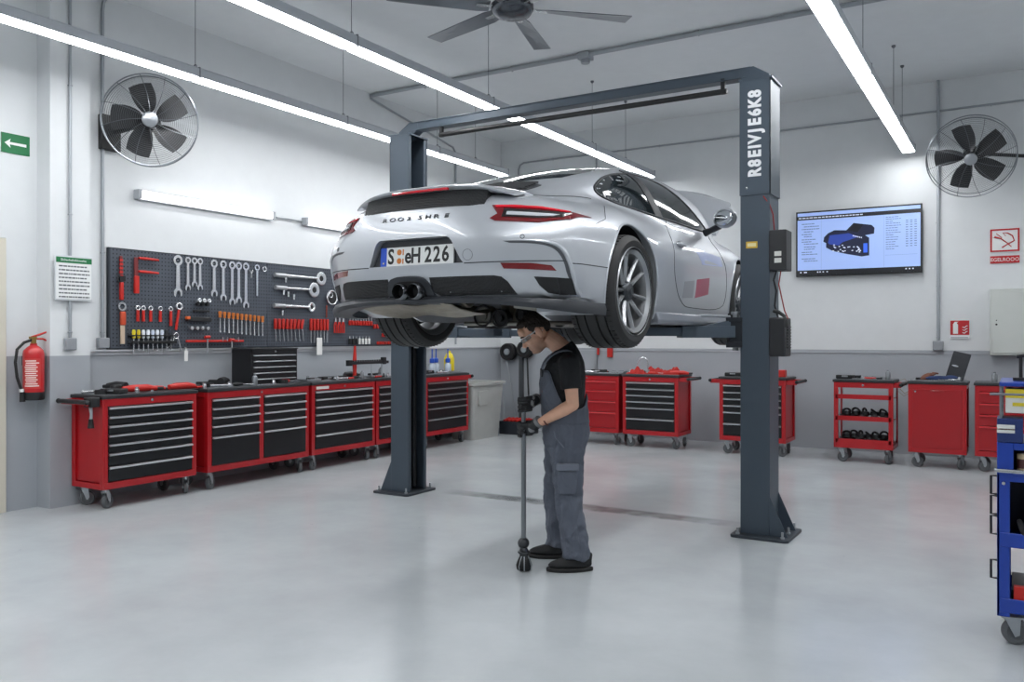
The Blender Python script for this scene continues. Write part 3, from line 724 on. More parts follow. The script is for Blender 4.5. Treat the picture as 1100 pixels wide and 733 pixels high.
# ================================================================ two-post lift
lift = thing('two_post_lift', 'dark slate-blue two-post car lift bolted to the floor, carrying the silver car', 'car lift', (-3.4, 6.5, 0))
LX = -3.4; LY = 6.5
def lp(mb, name, m=lift_paint, parent=None, **k): return mb.build(name, m, parent or lift, **k)
def post(s):
    # s=+1: right post, opens to the left; local coords around post centre
    cx = 1.70 if s > 0 else -1.70
    M = T(cx, 0, 0)
    m = MB()
    sh = [(.105, -.14), (.105, .14), (-.115, .14), (-.115, .10), (-.095, .10), (-.095, .115), (.085, .115), (.085, -.115), (-.095, -.115), (-.095, -.10), (-.115, -.10), (-.115, -.14)]
    sh = [(x*s, y) for x, y in sh]
    m.prism(sh, .02, 3.44, M=M)
    po = lp(m, 'post', bev=.006)
    m = MB(); m.prism([(x*1.07, y*1.07) for x, y in [(.11*s, -.145), (.11*s, .145), (-.12*s, .145), (-.12*s, -.145)]], 2.58, 3.45, M=M)
    m = MB()
    for x0, x1, y0, y1 in ((.105, .112, -.147, .147), (-.118, .112, -.147, -.140), (-.118, .112, .140, .147)):
        m.box(*sorted((s*x0, s*x1)), y0, y1, 2.575, 3.44, M=M)
    lp(m, 'upper_sleeve', parent=po)
    m = MB(); m.box(cx-.125, cx+.125, -.15, .15, 3.44, 3.455); lp(m, 'cap_plate', parent=po)
    m = MB(); m.prism(rrect(cx-(.17 if s > 0 else .26), cx+(.26 if s > 0 else .17), -.235, .235, .03), 0, .022); bp = lp(m, 'base_plate', mat('plate_steel', '3b4148', .5, .4), bev=.004)
    for x, y in ((.21*s, -.19), (.21*s, .19), (-.12*s, -.19), (-.12*s, .19), (.21*s, 0)):
        b = MB(); b.cyl((cx+x, y, .022), (cx+x, y, .034), .016, n=6); b.cyl((cx+x, y, .034), (cx+x, y, .07), .009, n=10); b.build('anchor_bolt', steel, bp)
    for y in (-.135, .128):
        g = MB(); g.prism([(s*.10, 0), (s*.235, 0), (s*.10, .30)], 0, .008, M=T(cx, y+.008, .02) @ RX(90)); lp(g, 'gusset', bev=.002)
    # carriage inside the post and its arm pivots
    c = MB(); c.box(*sorted((cx-s*.09, cx+s*.07)), -.10, .10, 1.42, 2.05); c.box(*sorted((cx-s*.22, cx-s*.10)), -.16, .16, 1.425, 1.47); c.box(*sorted((cx-s*.22, cx-s*.10)), -.16, .16, 1.62, 1.655)
    for y in (-.15, -.01, .13): c.box(*sorted((cx-s*.20, cx-s*.10)), y, y+.02, 1.45, 1.65)
    lp(c, 'carriage', mat('carriage_black', '25292f', .45, .3), bev=.004)
    for y in (-.09, .09):
        p = MB(); p.cyl((cx-s*.165, y, 1.40), (cx-s*.165, y, 1.68), .022, n=16); p.cyl((cx-s*.165, y, 1.68), (cx-s*.165, y, 1.70), .035, n=16); lp(p, 'arm_pin', steel)
    # chain / hydraulic ram in the channel
    r = MB(); r.cyl((cx-s*.03, .04, .05), (cx-s*.03, .04, 1.42), .03, n=16); lp(r, 'hydraulic_ram', mat('ram_black', '15171a', .35, .3))
    r = MB(); r.box(cx-s*.05-.004, cx-s*.05+.004, -.07, -.045, .05, 3.4); lp(r, 'lift_chain', mat('chain_steel', '4a4d52', .4, .8))
    return po
pr = post(1); plft = post(-1)
def arm(s, y0, tip, name='swing_arm'):
    cx = 1.70 if s > 0 else -1.70
    a = Vector((cx-s*.165, y0, 1.545)); b = Vector((tip[0], tip[1], 1.525)); d = b-a; L = d.length; ang = math.degrees(math.atan2(d.y, d.x))
    M = T(*a) @ RZ(ang)
    m = MB(); m.box(-.05, L*.60, -.055, .055, -.045, .045, M=M); ar = lp(m, name, bev=.004)
    MB().box(L*.50, L, -.042, .042, -.032, .032, M=M).build('arm_extension', lift_paint, ar, bev=.003)
    q = MB(); q.cyl((L-.03, 0, .03), (L-.03, 0, .052), .055, n=20, M=M); q.build('lifting_pad', rubber, ar)
    g = MB(); g.prism([(0, .045), (.35*L, .045), (0, .10)], -.03, .03, M=M @ RX(90)); g.build('arm_rib', lift_paint, ar)
    MB().tube([M @ Vector((.1, -.07, .03)), M @ Vector((L*.55, -.07, .02))], .009, 8).build('arm_guard_rod', steel, ar)
# tips in lift-local coordinates (car spans x -.4...+1.4, its rear axle is at y -1.66)
arm(1, -.09, (.98, -.62)); arm(1, .09, (1.0, .62)); arm(-1, -.09, (-.28, -.62)); arm(-1, .09, (-.28, .62))
m = MB(); m.tube([(1.5, -.12, 1.66), (1.35, -.3, 1.67), (1.10, -.62, 1.60)], .012, 8); lp(m, 'arm_restraint', steel)
# crossbeam with the bent ends and the shut-off bar
m = MB(); m.box(-1.62, 1.60, -.045, .045, 3.50, 3.57); m.box(-1.66, 1.64, -.055, .055, 3.565, 3.575); m.box(-1.62, 1.60, -.055, .055, 3.495, 3.503)
cb = lp(m, 'crossbeam', bev=.004)
for s in (-1, 1):
    g = MB(); g.prism([(s*1.78, 3.40), (s*1.78, 3.50), (s*1.66, 3.575), (s*1.55, 3.575), (s*1.55, 3.50), (s*1.66, 3.42)], -.05, .05, M=RX(90)); g.build('beam_bracket', lift_paint, cb, bev=.004)
m = MB(); m.tube([(-1.3, -.03, 3.42), (1.45, -.03, 3.42)], .022, 12); bar = m.build('shut_off_bar', black_pl, cb)
for x in (-1.28, 1.42): MB().box(x-.015, x+.015, -.045, -.015, 3.40, 3.52).build('bar_hanger', black_metal, bar)
# lettering on the right post, reading upwards
wl = mat('white_lettering', 'e9ebee', .5)
z = 2.70
for ch, h, fl in (('R', 1, 0), ('8', 1, 0), ('E', 1, 0), ('I', .6, 0), ('V', 1, 0), ('J', .8, 0), ('E', 1, 0), ('6', 1, 0), ('K', 1, 0), ('8', 1, 0)):
    q = MB(); st = .082*h
    q.text(ch, .135, T(1.70, -.1485, z+st/2) @ RX(90) @ RZ(90) @ SC(.78, .95, 1), ext=.0015, bold=.006)
    q.build('post_letter', wl, pr); z += st*.86
m = MB(); m.box(1.63, 1.715, -.1425, -.1405, 2.175, 2.225); st = lp(m, 'warning_label', mat('label_yellow', 'd8b23c', .5), parent=pr)
MB().box(1.64, 1.705, -.1432, -.1424, 2.187, 2.213).build('label_print', mat('label_pale', 'ece0a8', .5), st)
m = MB(); m.sphere((1.635, -.142, 2.63), .012, 10); lp(m, 'rivet', chrome, parent=pr)
# boxes on the outer side of the right post
boxm = mat('control_box_black', '26272a', .5)
m = MB(); m.box(1.805, 1.93, -.16, .02, 2.00, 2.30); cbx = lp(m, 'control_box', boxm, bev=.006)
MB().box(1.845, 1.895, -.1625, -.159, 2.105, 2.14).build('box_label', mat('label_white', 'dcdcd6', .5), cbx)
MB().box(1.845, 1.895, -.1625, -.159, 2.055, 2.09).build('box_label', mat('label_white', 'dcdcd6', .5), cbx)
m = MB(); m.box(1.805, 1.925, -.17, .02, 1.36, 1.65); hb = lp(m, 'pump_box', boxm, bev=.012)
q = MB()
for k in range(8): q.box(1.925, 1.935, -.12, -.02, 1.42+k*.022, 1.43+k*.022)
q.build('cooling_ribs', boxm, hb)
lp(MB().tube([(1.84, -.08, 2.0), (1.825, -.10, 1.93), (1.845, -.10, 1.85), (1.83, -.09, 1.74), (1.86, -.10, 1.64)], .007, 8), 'power_cable', black_pl)
lp(MB().tube([(1.87, -.07, 2.0), (1.86, -.09, 1.9), (1.885, -.09, 1.78), (1.90, -.08, 1.70), (1.93, -.10, 1.64)], .005, 8), 'red_cable', mat('cable_red', '8a2a2a', .5))
lp(MB().tube([(1.83, -.10, 2.3), (1.825, -.12, 2.42), (1.80, -.13, 2.50), (1.76, -.148, 2.56)], .005, 8), 'red_cable', mat('cable_red', '8a2a2a', .5))
lp(MB().tube([(1.83, -.12, 1.70), (1.87, -.13, 1.69), (1.91, -.14, 1.66), (1.925, -.15, 1.60), (1.93, -.15, 1.58)], .014, 8), 'hose_bundle', black_pl)
# ================================================================ red workshop cabinets
# local frame: front face at y=0 looking towards -y, width centred on x, floor at z=0
drawer_m = mat('drawer_black', '17181b', .38, .2); cab_top_m = mat('worktop_black', '26282b', .4); cab_mat_m = mat('worktop_mat', '5c6064', .35, .4)
wheel_m = mat('caster_grey', '5a5d60', .55); caster_m = mat('caster_zinc', 'b0b4b8', .35, .9); red_dark = mat('red_drawer_coat', 'a01019', .4, coat=.15)
ZB, ZT = .175, .965
def caster(par, x, y, rz, r=.062):
    c = MB(); M = T(x, y, 0) @ RZ(rz)
    c.box(-.045, .045, -.035, .035, ZB-.006, ZB, M=M)
    c.cyl((0, 0, ZB-.03), (0, 0, ZB-.006), .026, n=14, M=M)
    for s in (-1, 1): c.prism([(-.028, ZB-.025), (.03, ZB-.025), (.040, r+.01), (.028, r-.012), (.015, r-.012), (0, r+.03)], s*.024-.0015, s*.024+.0015, M=M @ T(0, 0, 0) @ RX(90))
    c.cyl((.022, -.03, r), (.022, .03, r), .008, n=10, M=M)
    ca = c.build('caster', caster_m, par, smooth=40)
    w = MB(); w.lathe([(.012, -.014), (r*.62, -.014), (r*.68, -.019), (r-.006, -.019), (r, -.012), (r, .012), (r-.006, .019), (r*.68, .019), (r*.62, .014), (.012, .014)], 26, M=M @ T(.022, 0, r) @ RX(90)); w.build('caster_wheel', wheel_m, ca, smooth=40)
def handle(mb, x0, x1, z): mb.prism([(-.022, z-.006), (-.024, z+.004), (-.012, z+.012), (0, z+.012), (0, z-.004), (-.014, z-.006)], x0, x1, M=Matrix(((0, 0, 1, 0), (1, 0, 0, 0), (0, 1, 0, 0), (0, 0, 0, 1))))
def body(t, w, d, cols, m=red_paint, kind='drawers'):
    b = MB(); f = .05; x0, x1 = -w/2, w/2
    th = .018
    for s in (-1, 1):                                          # side frames with a recessed panel
        xa, xb = sorted((s*w/2, s*(w/2-th)))
        b.box(xa, xb, 0, .05, ZB, ZT); b.box(xa, xb, d-.05, d, ZB, ZT); b.box(xa, xb, .05, d-.05, ZB, ZB+.05); b.box(xa, xb, .05, d-.05, ZT-.05, ZT)
        b.box(*sorted((s*(w/2-th), s*(w/2-th-.008))), .04, d-.04, ZB+.04, ZT-.04) if kind != 'open' else None
    b.box(x0+th, x1-th, d-.015, d, ZB if kind != 'open' else ZT-.05, ZT)
    b.box(x0+th, x1-th, 0, d-.015, ZB, ZB+.06); b.box(x0+th, x1-th, 0, d-.015, ZT-.065, ZT)
    b.box(x0+th, x0+f, 0, .03, ZB+.06, ZT-.065); b.box(x1-f, x1-th, 0, .03, ZB+.06, ZT-.065)
    if cols == 2: b.box(-.028, .028, 0, .03, ZB+.06, ZT-.065)
    return b.build('body', m, t, bev=.003)
def worktop(t, w, d, over=.012, mat_=True):
    o = MB(); o.box(-w/2-over, w/2+over, -over, d+.005, ZT, ZT+.032); tp = o.build('worktop', cab_top_m, t, bev=.006)
    if mat_: MB().box(-w/2+.012, w/2-.012, .012, d-.02, ZT+.032, ZT+.036).build('worktop_mat', cab_mat_m, tp)
def drawers(t, x0, x1, fr, m=drawer_m, hm=None):
    z1 = ZT-.068; z0 = ZB+.063; H = z1-z0; tot = sum(fr); z = z1
    for f in fr:
        h = H*f/tot; b = MB(); b.box(x0+.003, x1-.003, -.004, .40, z-h+.004, z-.003); dr = b.build('drawer', m, t, bev=.002)
        q = MB(); handle(q, x0+.004, x1-.004, z-.018); q.build('handle', hm or alu, dr, smooth=30)
        z -= h
def lock(t, x): MB().cyl((x, -.004, ZT-.032), (x, .004, ZT-.032), .013, n=16).cyl((x, -.008, ZT-.032), (x, -.004, ZT-.032), .008, n=12).build('lock', chrome, t)
def side_tray(t, w, d, s, L=.16, hang=False):
    q = MB(); a, b = sorted((s*w/2, s*(w/2+L)))
    q.box(a, b, .05, d-.05, ZT-.045, ZT-.037); q.box(a, b, .03, .045, ZT-.055, ZT-.003); q.box(a, b, d-.062, d-.05, ZT-.045, ZT-.003)
    tr = q.build('side_tray', red_paint, t, bev=.002)
    e = MB(); xx = s*(w/2+L); e.tube([(xx, .02, ZT-.02), (xx, d-.02, ZT-.02)], .019, 12); e.box(*sorted((xx-s*.03, xx)), .04, d-.04, ZT-.03, ZT-.002)
    e.sphere((xx, .02, ZT-.02), .023, 12).sphere((xx, d-.02, ZT-.02), .023, 12); e.build('push_handle', black_pl, tr, smooth=40)
def cabinet(label, w, d, loc, rot, cols=1, fr=(1, 1, 1, 1, 1.7, 1.9), kind='drawers', trays=(), m=red_paint, name='tool_cabinet', wr=(20, 60, -30, 100)):
    t = thing(name, label, 'tool cabinet', loc, R(rot), 'red wheeled tool cabinets')
    body(t, w, d, cols, m, kind); worktop(t, w, d)
    if kind == 'drawers':
        if cols == 2: drawers(t, -w/2+.05, -.028, fr); drawers(t, .028, w/2-.05, fr)
        else: drawers(t, -w/2+.05, w/2-.05, fr)
        lock(t, 0)
    elif kind == 'red': drawers(t, -w/2+.04, w/2-.04, fr, red_dark, mat('red_handle', 'c43238', .35)); lock(t, 0)
    elif kind == 'door':
        b = MB(); b.box(-w/2+.045, w/2-.045, -.006, .02, ZB+.055, ZT-.062); dd = b.build('door', red_dark, t, bev=.003)
        q = MB(); q.tube([(-w*.12, -.018, ZT-.075), (w*.12, -.018, ZT-.075)], .006, 8); q.build('handle', red_dark, dd); MB().cyl((-w/2+.075, -.012, ZT-.085), (-w/2+.075, -.004, ZT-.085), .01, n=12).build('lock', chrome, dd)
    elif kind == 'open':
        for z in (ZT-.20, ZT-.46, ZB+.055):
            q = MB(); q.box(-w/2+.018, w/2-.018, .004, d-.02, z, z+.008); q.box(-w/2+.018, w/2-.018, 0, .012, z, z+.055); q.build('shelf', m, t, bev=.002)
        lock(t, 0)
    for s in trays: side_tray(t, w, d, s, .13 if kind != 'open' else .085)
    for i, (sx, y) in enumerate(((-1, .07), (1, .07), (-1, d-.08), (1, d-.08))): caster(t, sx*(w/2-.07), y, wr[i])
    return t
D = .53; XF = -6.8
cA = cabinet('red cabinet with seven black drawers, nearest the fire extinguisher, black push handle', .97, .46, (XF, 4.895, 0), 90, fr=(1, 1, 1, 1, 1, 1.45, 1.7), trays=(-1,))
cB = cabinet('wide red cabinet with two columns of black drawers, black chest standing on it', 1.37, D, (XF, 6.195, 0), 90, cols=2, fr=(1, 1, 1, 1.25, 3.3), trays=())
cC = cabinet('red cabinet with six black drawers and small white name plate, red stand above it', 1.08, D, (XF, 7.465, 0), 90)
cD = cabinet('red cabinet with six black drawers, partly hidden behind the left lift post', .98, D, (XF, 8.52, 0), 90)
cE = cabinet('red cabinet with black drawers between the left lift post and the grey bin', 1.02, D, (XF, 9.545, 0), 90, trays=(1,))
MB().box(-.47, -.27, -.003, .002, ZT-.05, ZT-.018).build('name_plate', mat('label_white', 'dcdcd6', .5), cC)
YF2 = 10.75
cF = cabinet('all-red cabinet with four red drawers just right of the mechanic', .98, .5, (-5.25, YF2, 0), 0, kind='red', fr=(1.1, 1.2, 1.25, 1.8))
cG = cabinet('red cabinet with six black drawers, red cloth on top, left of the right lift post', .80, D, (-4.30, YF2, 0), 0, trays=(1,))
cH = cabinet('red cabinet with handles on both ends, half hidden behind the right lift post', .84, D, (-2.92, YF2, 0), 0, trays=(-1, 1))
cI = cabinet('open red shelf trolley with three shelves of black parts under the wall screen', .66, .5, (-1.60, YF2, 0), 0, kind='open', name='shelf_trolley', trays=(1,))
cJ = cabinet('red cabinet with a single plain door, dark laptop standing on it', .60, .5, (-.81, YF2, 0), 0, kind='door')
cK = cabinet('small red cabinet with red drawers, partly hidden behind the blue trolley', .62, .5, (-.12, YF2, 0), 0, kind='red', fr=(1, 1, 1, 2.2))

# ---------------------------------------------------------------- hand tools
tool_chrome = mat('tool_chrome', 'd9dbde', .25, .85)
def XY(poly_m, M): return M
def wrench_mesh(L, w=.03, double=False):                      # lies in xy, along -y from the ring at the origin
    m = MB(); rr = w*.72
    m.lathe([(rr*.5, -.004), (rr, -.004), (rr, .004), (rr*.5, .004), (rr*.5, -.004)], 20)
    y0 = -rr*.9; y1 = -(L-w*1.1)
    m.prism([(-w*.26, y0), (w*.26, y0), (w*.32, y1), (-w*.32, y1)], -.003, .003)
    c = y1-w*.35
    jaw = [(-w*.32, y1+.004), (w*.32, y1+.004), (w*.68, c+w*.05), (w*.66, c-w*.55), (w*.42, c-w*.75), (w*.36, c-w*.15), (w*.18, c+w*.08), (-w*.10, c+w*.04), (-w*.26, c-w*.25), (-w*.38, c-w*.85), (-w*.62, c-w*.60), (-w*.68, c+w*.02)]
    m.prism(jaw, -.004, .004); return m
XB = -7.352                                                    # just in front of the board
BM = Matrix(((0, 0, 1, 0), (1, 0, 0, 0), (0, 1, 0, 0), (0, 0, 0, 1)))   # xy drawing plane -> the board's yz plane
def on_board(name, label, cat, y, z, group=None):
    return thing(name, label, cat, (XB, y, z), 0, group)
# the board itself
bm_ = mat('perforated_board', '4b515b', .55, .2, var=.05); nt = bm_.node_tree; n = nt.nodes; l = nt.links
tc = n.new('ShaderNodeNewGeometry'); sp_ = n.new('ShaderNodeSeparateXYZ'); l.new(tc.outputs['Position'], sp_.inputs[0])
def mth(op, a, b=None):
    q = n.new('ShaderNodeMath'); q.operation = op
    for i, t in enumerate((a, b)):
        if t is None: continue
        if isinstance(t, (int, float)): q.inputs[i].default_value = t
        else: l.new(t, q.inputs[i])
    return q.outputs[0]
def cell(s): return mth('ABSOLUTE', mth('SUBTRACT', mth('FRACT', mth('MULTIPLY', s, 1/.038)), .5))
hole = mth('MULTIPLY', mth('LESS_THAN', cell(sp_.outputs['Y']), .17), mth('LESS_THAN', cell(sp_.outputs['Z']), .17))
mx = n.new('ShaderNodeMix'); mx.data_type = 'RGBA'; mx.inputs[7].default_value = lin('1c1f24'); p_ = n['Principled BSDF']
l.new(hole, mx.inputs[0]); l.new(p_.inputs['Base Color'].links[0].from_socket, mx.inputs[6]); l.new(mx.outputs[2], p_.inputs['Base Color'])
pb = thing('pegboard', 'dark grey perforated tool board on the left wall above the cabinets', 'tool board', (-7.4, 7.2, 1.87))
for y0, y1 in ((-2.35, -.41), (-.405, 1.05), (1.055, 2.35)): MB().box(.005, .035, y0, y1, -.47, .48).build('board_panel', bm_, pb, bev=.002)
MB().box(.004, .04, -2.36, 2.36, .48, .487).box(.004, .04, -2.367, -2.35, -.478, .487).box(.004, .04, -2.36, 2.36, -.478, -.47).build('board_edge', mat('board_edge', '2f343b', .5, .3), pb)
tag(MB().box(-7.4, -7.365, 4.6, 9.6, 1.372, 1.386).build('wall_rail', mat('rail_white', 'c9ccd0', .5)), 'pale narrow rail on the wall just under the tool board', 'rail')
ordn = ['leftmost', 'second', 'third', 'fourth', 'fifth', 'sixth', 'seventh', 'eighth', 'ninth', 'tenth', 'eleventh', 'twelfth']
def wr(y, z, L, w, label, group):
    t = on_board('wrench', label, 'wrench', y, z, group)
    o = wrench_mesh(L, w); o.build('shaft', tool_chrome, t, smooth=30).matrix_local = BM
    MB().cyl((-.017, 0, .0), (.008, 0, .0), .004, n=8).build('hook', steel, t)
wr(5.59, 2.29, .37, .075, 'large single combination wrench between the red clamp and three small wrenches', 'combination wrenches')
for i, (y, L) in enumerate(((5.71, .31), (5.79, .27), (5.86, .30))): wr(y, 2.30, L, .05, 'small steel wrench, %s of the three hung close together on the board' % ('left', 'middle', 'right')[i], 'combination wrenches')
for i, (y, L) in enumerate(((6.04, .35), (6.16, .39), (6.28, .43), (6.37, .41), (6.47, .46))): wr(y, 2.29, L, .062, 'steel wrench in the row of five on the board, %s of the five' % ['leftmost', 'second', 'middle', 'fourth', 'rightmost'][i], 'combination wrenches')
t = on_board('ring_wrench', 'plain straight steel ring wrench hanging right of the row of five wrenches', 'wrench', 6.63, 2.29)
q = MB(); q.lathe([(.02, -.004), (.036, -.004), (.036, .004), (.02, .004), (.02, -.004)], 20); q.prism([(-.013, -.03), (.013, -.03), (.011, -.32), (-.011, -.32)], -.004, .004); q.build('shaft', tool_chrome, t).matrix_local = BM
t = on_board('steel_ring', 'small steel ring hanging near the seam of the tool board', 'ring', 6.74, 2.28); MB().torus((0, 0, 0), .026, .007, 20, 8).build('ring', tool_chrome, t).matrix_local = BM
t = on_board('steel_hook', 'small steel Y-shaped hook between two wrenches on the board', 'hook', 6.545, 2.22); MB().tube([(-.025, .04, 0), (0, 0, 0), (0, -.05, 0)], .006, 8).tube([(.025, .04, 0), (0, 0, 0)], .006, 8).build('hook', tool_chrome, t).matrix_local = BM
# torque wrenches
for y0, yr, z, rr, lb in ((6.89, 7.63, 2.225, .082, 'longest horizontal torque wrench with a big round head, topmost on the board'), (6.90, 7.51, 2.08, .088, 'horizontal torque wrench with a round head, middle of three'), (6.88, 7.47, 1.87, .058, 'horizontal torque wrench with a small ring head, lowest of three')):
    t = on_board('torque_wrench', lb, 'torque wrench', y0, z, 'horizontal torque wrenches'); L = yr-y0
    q = MB(); q.tube([(0, 0, .012), (L-rr*.7, 0, .012)], [.022, .016], 12); q.build('shaft', tool_chrome, t).matrix_local = BM
    q = MB(); q.tube([(-.01, 0, .012), (.16, 0, .012)], .027, 12); q.build('grip', mat('grip_silver', 'b4b6ba', .4, .7), t).matrix_local = BM
    q = MB(); q.lathe([(rr*.42, 0), (rr, 0), (rr, .02), (rr*.75, .026), (rr*.42, .02), (rr*.42, 0)], 28, M=T(L, 0, 0)); q.build('ring_head', tool_chrome, t).matrix_local = BM
    MB().cyl((L, 0, 0), (L, 0, .014), rr*.35, n=16).build('drive_core', black_metal, t).matrix_local = BM
for y, z, lb in ((7.05, 2.175, 'small steel socket hanging just under the topmost torque wrench'), (7.02, 2.03, 'left one of three sockets under the middle torque wrench'), (7.09, 2.01, 'middle one of three sockets under the middle torque wrench'), (7.18, 1.98, 'right one of three sockets under the middle torque wrench'), (7.0, 1.79, 'dark thin pin under the lowest torque wrench')):
    s_ = on_board('socket', lb, 'socket', y, z, 'sockets under the torque wrenches'); q = MB(); q.lathe([(0, -.03), (.016, -.03), (.016, -.005), (.012, 0), (.012, .03), (.006, .03), (.006, .0)], 14); q.build('barrel', tool_chrome, s_).matrix_local = BM @ RX(90) @ T(0, .012, 0)
# clamps
t = on_board('bar_clamp', 'red and white striped clamp hanging upright at the board\'s left edge', 'clamp', 4.95, 2.08)
q = MB(); q.box(-.014, .014, -.02, .20, 0, .014); q.build('rail', mat('clamp_dark', '6e2426', .5), t, bev=.002).matrix_local = BM
for k in range(5): MB().box(-.016, .016, .0+k*.038, .018+k*.038, .002, .018).build('stripe', red_plastic if k % 1 == 0 else white_pl, t).matrix_local = BM
MB().box(-.017, .017, -.22, -.05, 0, .03).build('grip', red_plastic, t, bev=.006).matrix_local = BM
MB().tube([(-.03, -.06, .02), (-.045, -.02, .02), (-.02, .02, .02)], .007, 8).box(-.026, .03, -.04, .01, .0, .035).build('jaw', black_metal, t).matrix_local = BM
t = on_board('f_clamp', 'red F-shaped clamp with two arms pointing right on the tool board', 'clamp', 5.11, 2.11)
MB().box(-.02, .02, -.02, .17, 0, .014).build('rail', mat('clamp_dark', '6e2426', .5), t, bev=.002).matrix_local = BM
MB().box(-.023, .023, -.18, -.01, 0, .03).build('grip', red_plastic, t, bev=.006).matrix_local = BM
for z in (.165, .035): MB().tube([(.02, z, .02), (.10, z, .02), (.24, z-.004, .02)], [.012, .014, .010], 10).build('arm', red_plastic, t).matrix_local = BM
# orange-handled scraper under a chrome ring
t = on_board('pull_handle', 'chrome ring wrench with orange wooden handle at lower left of the board', 'tool', 4.965, 1.80)
MB().lathe([(.024, -.006), (.042, -.006), (.042, .008), (.024, .008), (.024, -.006)], 22).build('ring', tool_chrome, t).matrix_local = BM
MB().box(-.026, .026, -.18, -.05, 0, .03).build('grip', mat('grip_orange_red', 'c24a2a', .45), t, bev=.008).matrix_local = BM
MB().box(-.021, .021, -.36, -.18, 0, .018).build('blade', mat('blade_pale', 'd6c0a8', .4, .3), t, bev=.003).matrix_local = BM
for i, (y, L) in enumerate(((5.13, .13), (5.19, .13), (5.27, .13), (5.38, .13), (5.50, .17))):
    t = on_board('ring_spanner', 'short red-handled ring spanner, %s in the row of six on the board' % ordn[i], 'spanner', y, 1.79, 'red ring spanners')
    MB().torus((0, 0, .006), .02, .008, 16, 8).build('ring', tool_chrome, t).matrix_local = BM
    MB().tube([(0, -.02, .008), (0, -L, .008)], [.014, .016], 8).build('grip', red_plastic, t).matrix_local = BM
t = on_board('ring_spanner', 'slanted long red ring spanner with a bigger ring, last in the row of six', 'spanner', 5.60, 1.82, 'red ring spanners')
MB().torus((0, 0, .006), .032, .011, 18, 8).build('ring', tool_chrome, t).matrix_local = BM
MB().tube([(-.003, -.035, .008), (-.04, -.24, .008)], [.014, .013], 8).build('grip', red_plastic, t).matrix_local = BM
for i, y in enumerate((5.82, 5.88, 5.94)):
    t = on_board('socket', 'upper %s chrome socket above the black socket rail' % ('left', 'middle', 'right')[i], 'socket', y, 1.88, 'chrome sockets on the board'); MB().cyl((0, 0, 0), (.05, 0, .012), .022, n=14).cyl((.05, 0, .012), (.056, 0, .012), .014, n=12).build('barrel', tool_chrome, t); MB().cyl((-.002, .0, -.03), (.03, 0, -.03), .018, n=12).build('adapter', black_metal, t)
tag(MB().box(-7.352, -7.33, 5.77, 5.97, 1.77, 1.79).build('socket_rail', black_pl, bev=.004), 'thin black socket rail on the board between two socket rows', 'rail')
t = on_board('t_bar_holder', 'black bar holder with an orange tip on the tool board', 'holder', 5.83, 1.69)
MB().box(-.15, .15, -.02, .025, 0, .04).build('bar', black_pl, t, bev=.006).matrix_local = BM
MB().box(-.16, -.12, .0, .03, .005, .045).build('tip', mat('tip_orange', 'd8602a', .5), t, bev=.004).matrix_local = BM
for i in range(4):
    t = on_board('socket', 'small socket in the low row of four, %s' % ordn[i], 'socket', 5.73+i*.067, 1.60, 'low row of sockets'); MB().cyl((0, 0, 0), (.045, 0, 0), .019, n=14).cyl((.045, 0, 0), (.05, 0, 0), .012, n=12).build('barrel', tool_chrome, t)
wood = mat('handle_amber', 'c4702e', .4, var=.2)
for i in range(11):
    y = 6.10+i*.059; z = 1.775-i*.004
    t = on_board('socket_driver', 'amber-handled socket driver in the long row, %s from the left' % ordn[i].replace('leftmost', 'first'), 'driver', y, z, 'amber-handled drivers')
    MB().lathe([(0, .01), (.017, .008), (.019, -.01), (.014, -.035), (.017, -.055), (.010, -.06)], 12, cap=True).build('grip', wood, t).matrix_local = T(.022, 0, 0)
    MB().tube([(.022, 0, -.055), (.022, 0, -.19), (.022, 0, -.215)], [.007, .007, .010], 8).build('shaft', tool_chrome, t)
rk = on_board('screwdriver_rack', 'black rack full of screwdrivers at the lower left of the board', 'rack', 5.29, 1.48)
MB().box(-.03, .05, -.26, .25, .035, .047).box(-.03, .055, -.26, .25, -.04, -.03).box(.045, .055, -.26, .25, -.04, -.01).build('rack_body', black_pl, rk, bev=.003)
cols_ = ['e2cf2a', 'd8c22a', 'dfe3ea', 'dfe3ea', 'ccd5e6', 'dfe3ea', 'd2dae8', '2a2c30', '3a3d44']; cn = ['yellow', 'short yellow', 'white', 'white', 'pale blue', 'white', 'pale', 'black', 'grey']
for i in range(9):
    t = on_board('screwdriver', '%s-handled screwdriver, %s from the left in the black rack' % (cn[i], ordn[i].replace('leftmost', 'first')), 'screwdriver', 5.07+i*.052, 1.50, 'screwdrivers in the rack')
    MB().lathe([(0, .06), (.014, .056), (.018, .03), (.013, .0), (.017, -.02), (.008, -.028)], 10, cap=True).build('grip', mat('grip_%s' % cols_[i], cols_[i], .4), t).matrix_local = T(.03, 0, .02)
    MB().tube([(.03, 0, 0), (.03, 0, -.12-.03*(i % 3 == 0))], .006, 8).build('shaft', tool_chrome, t)
t = on_board('cable_hook', 'bent steel wire hook with a ring beside the screwdriver rack', 'hook', 5.56, 1.52); MB().torus((0, 0, .01), .028, .007, 18, 8).tube([(-.02, -.02, .01), (-.05, -.08, .01), (-.10, -.12, .01)], .006, 8).tube([(.02, -.02, .01), (.04, -.08, .01), (.06, -.16, .01)], .006, 8).build('hook', tool_chrome, t).matrix_local = BM
t = on_board('t_handle_rack', 'long red bar carrying two T-handles along the board\'s lower edge', 'rack', 6.05, 1.465)
MB().box(0, .03, -.37, .37, -.012, .012).build('rack_bar', red_plastic, t, bev=.004)
for i, y in enumerate((-.12, .20)):
    h = MB(); h.tube([(.03, y-.03, .012+.03*(i == 0)), (.03, y+.03, .012+.03*(i == 0))], .016, 10); hh = h.build('t_handle', red_plastic, t); MB().tube([(.03, y, .02), (.03, y, -.13)], .008, 8).build('shaft', tool_chrome, hh)
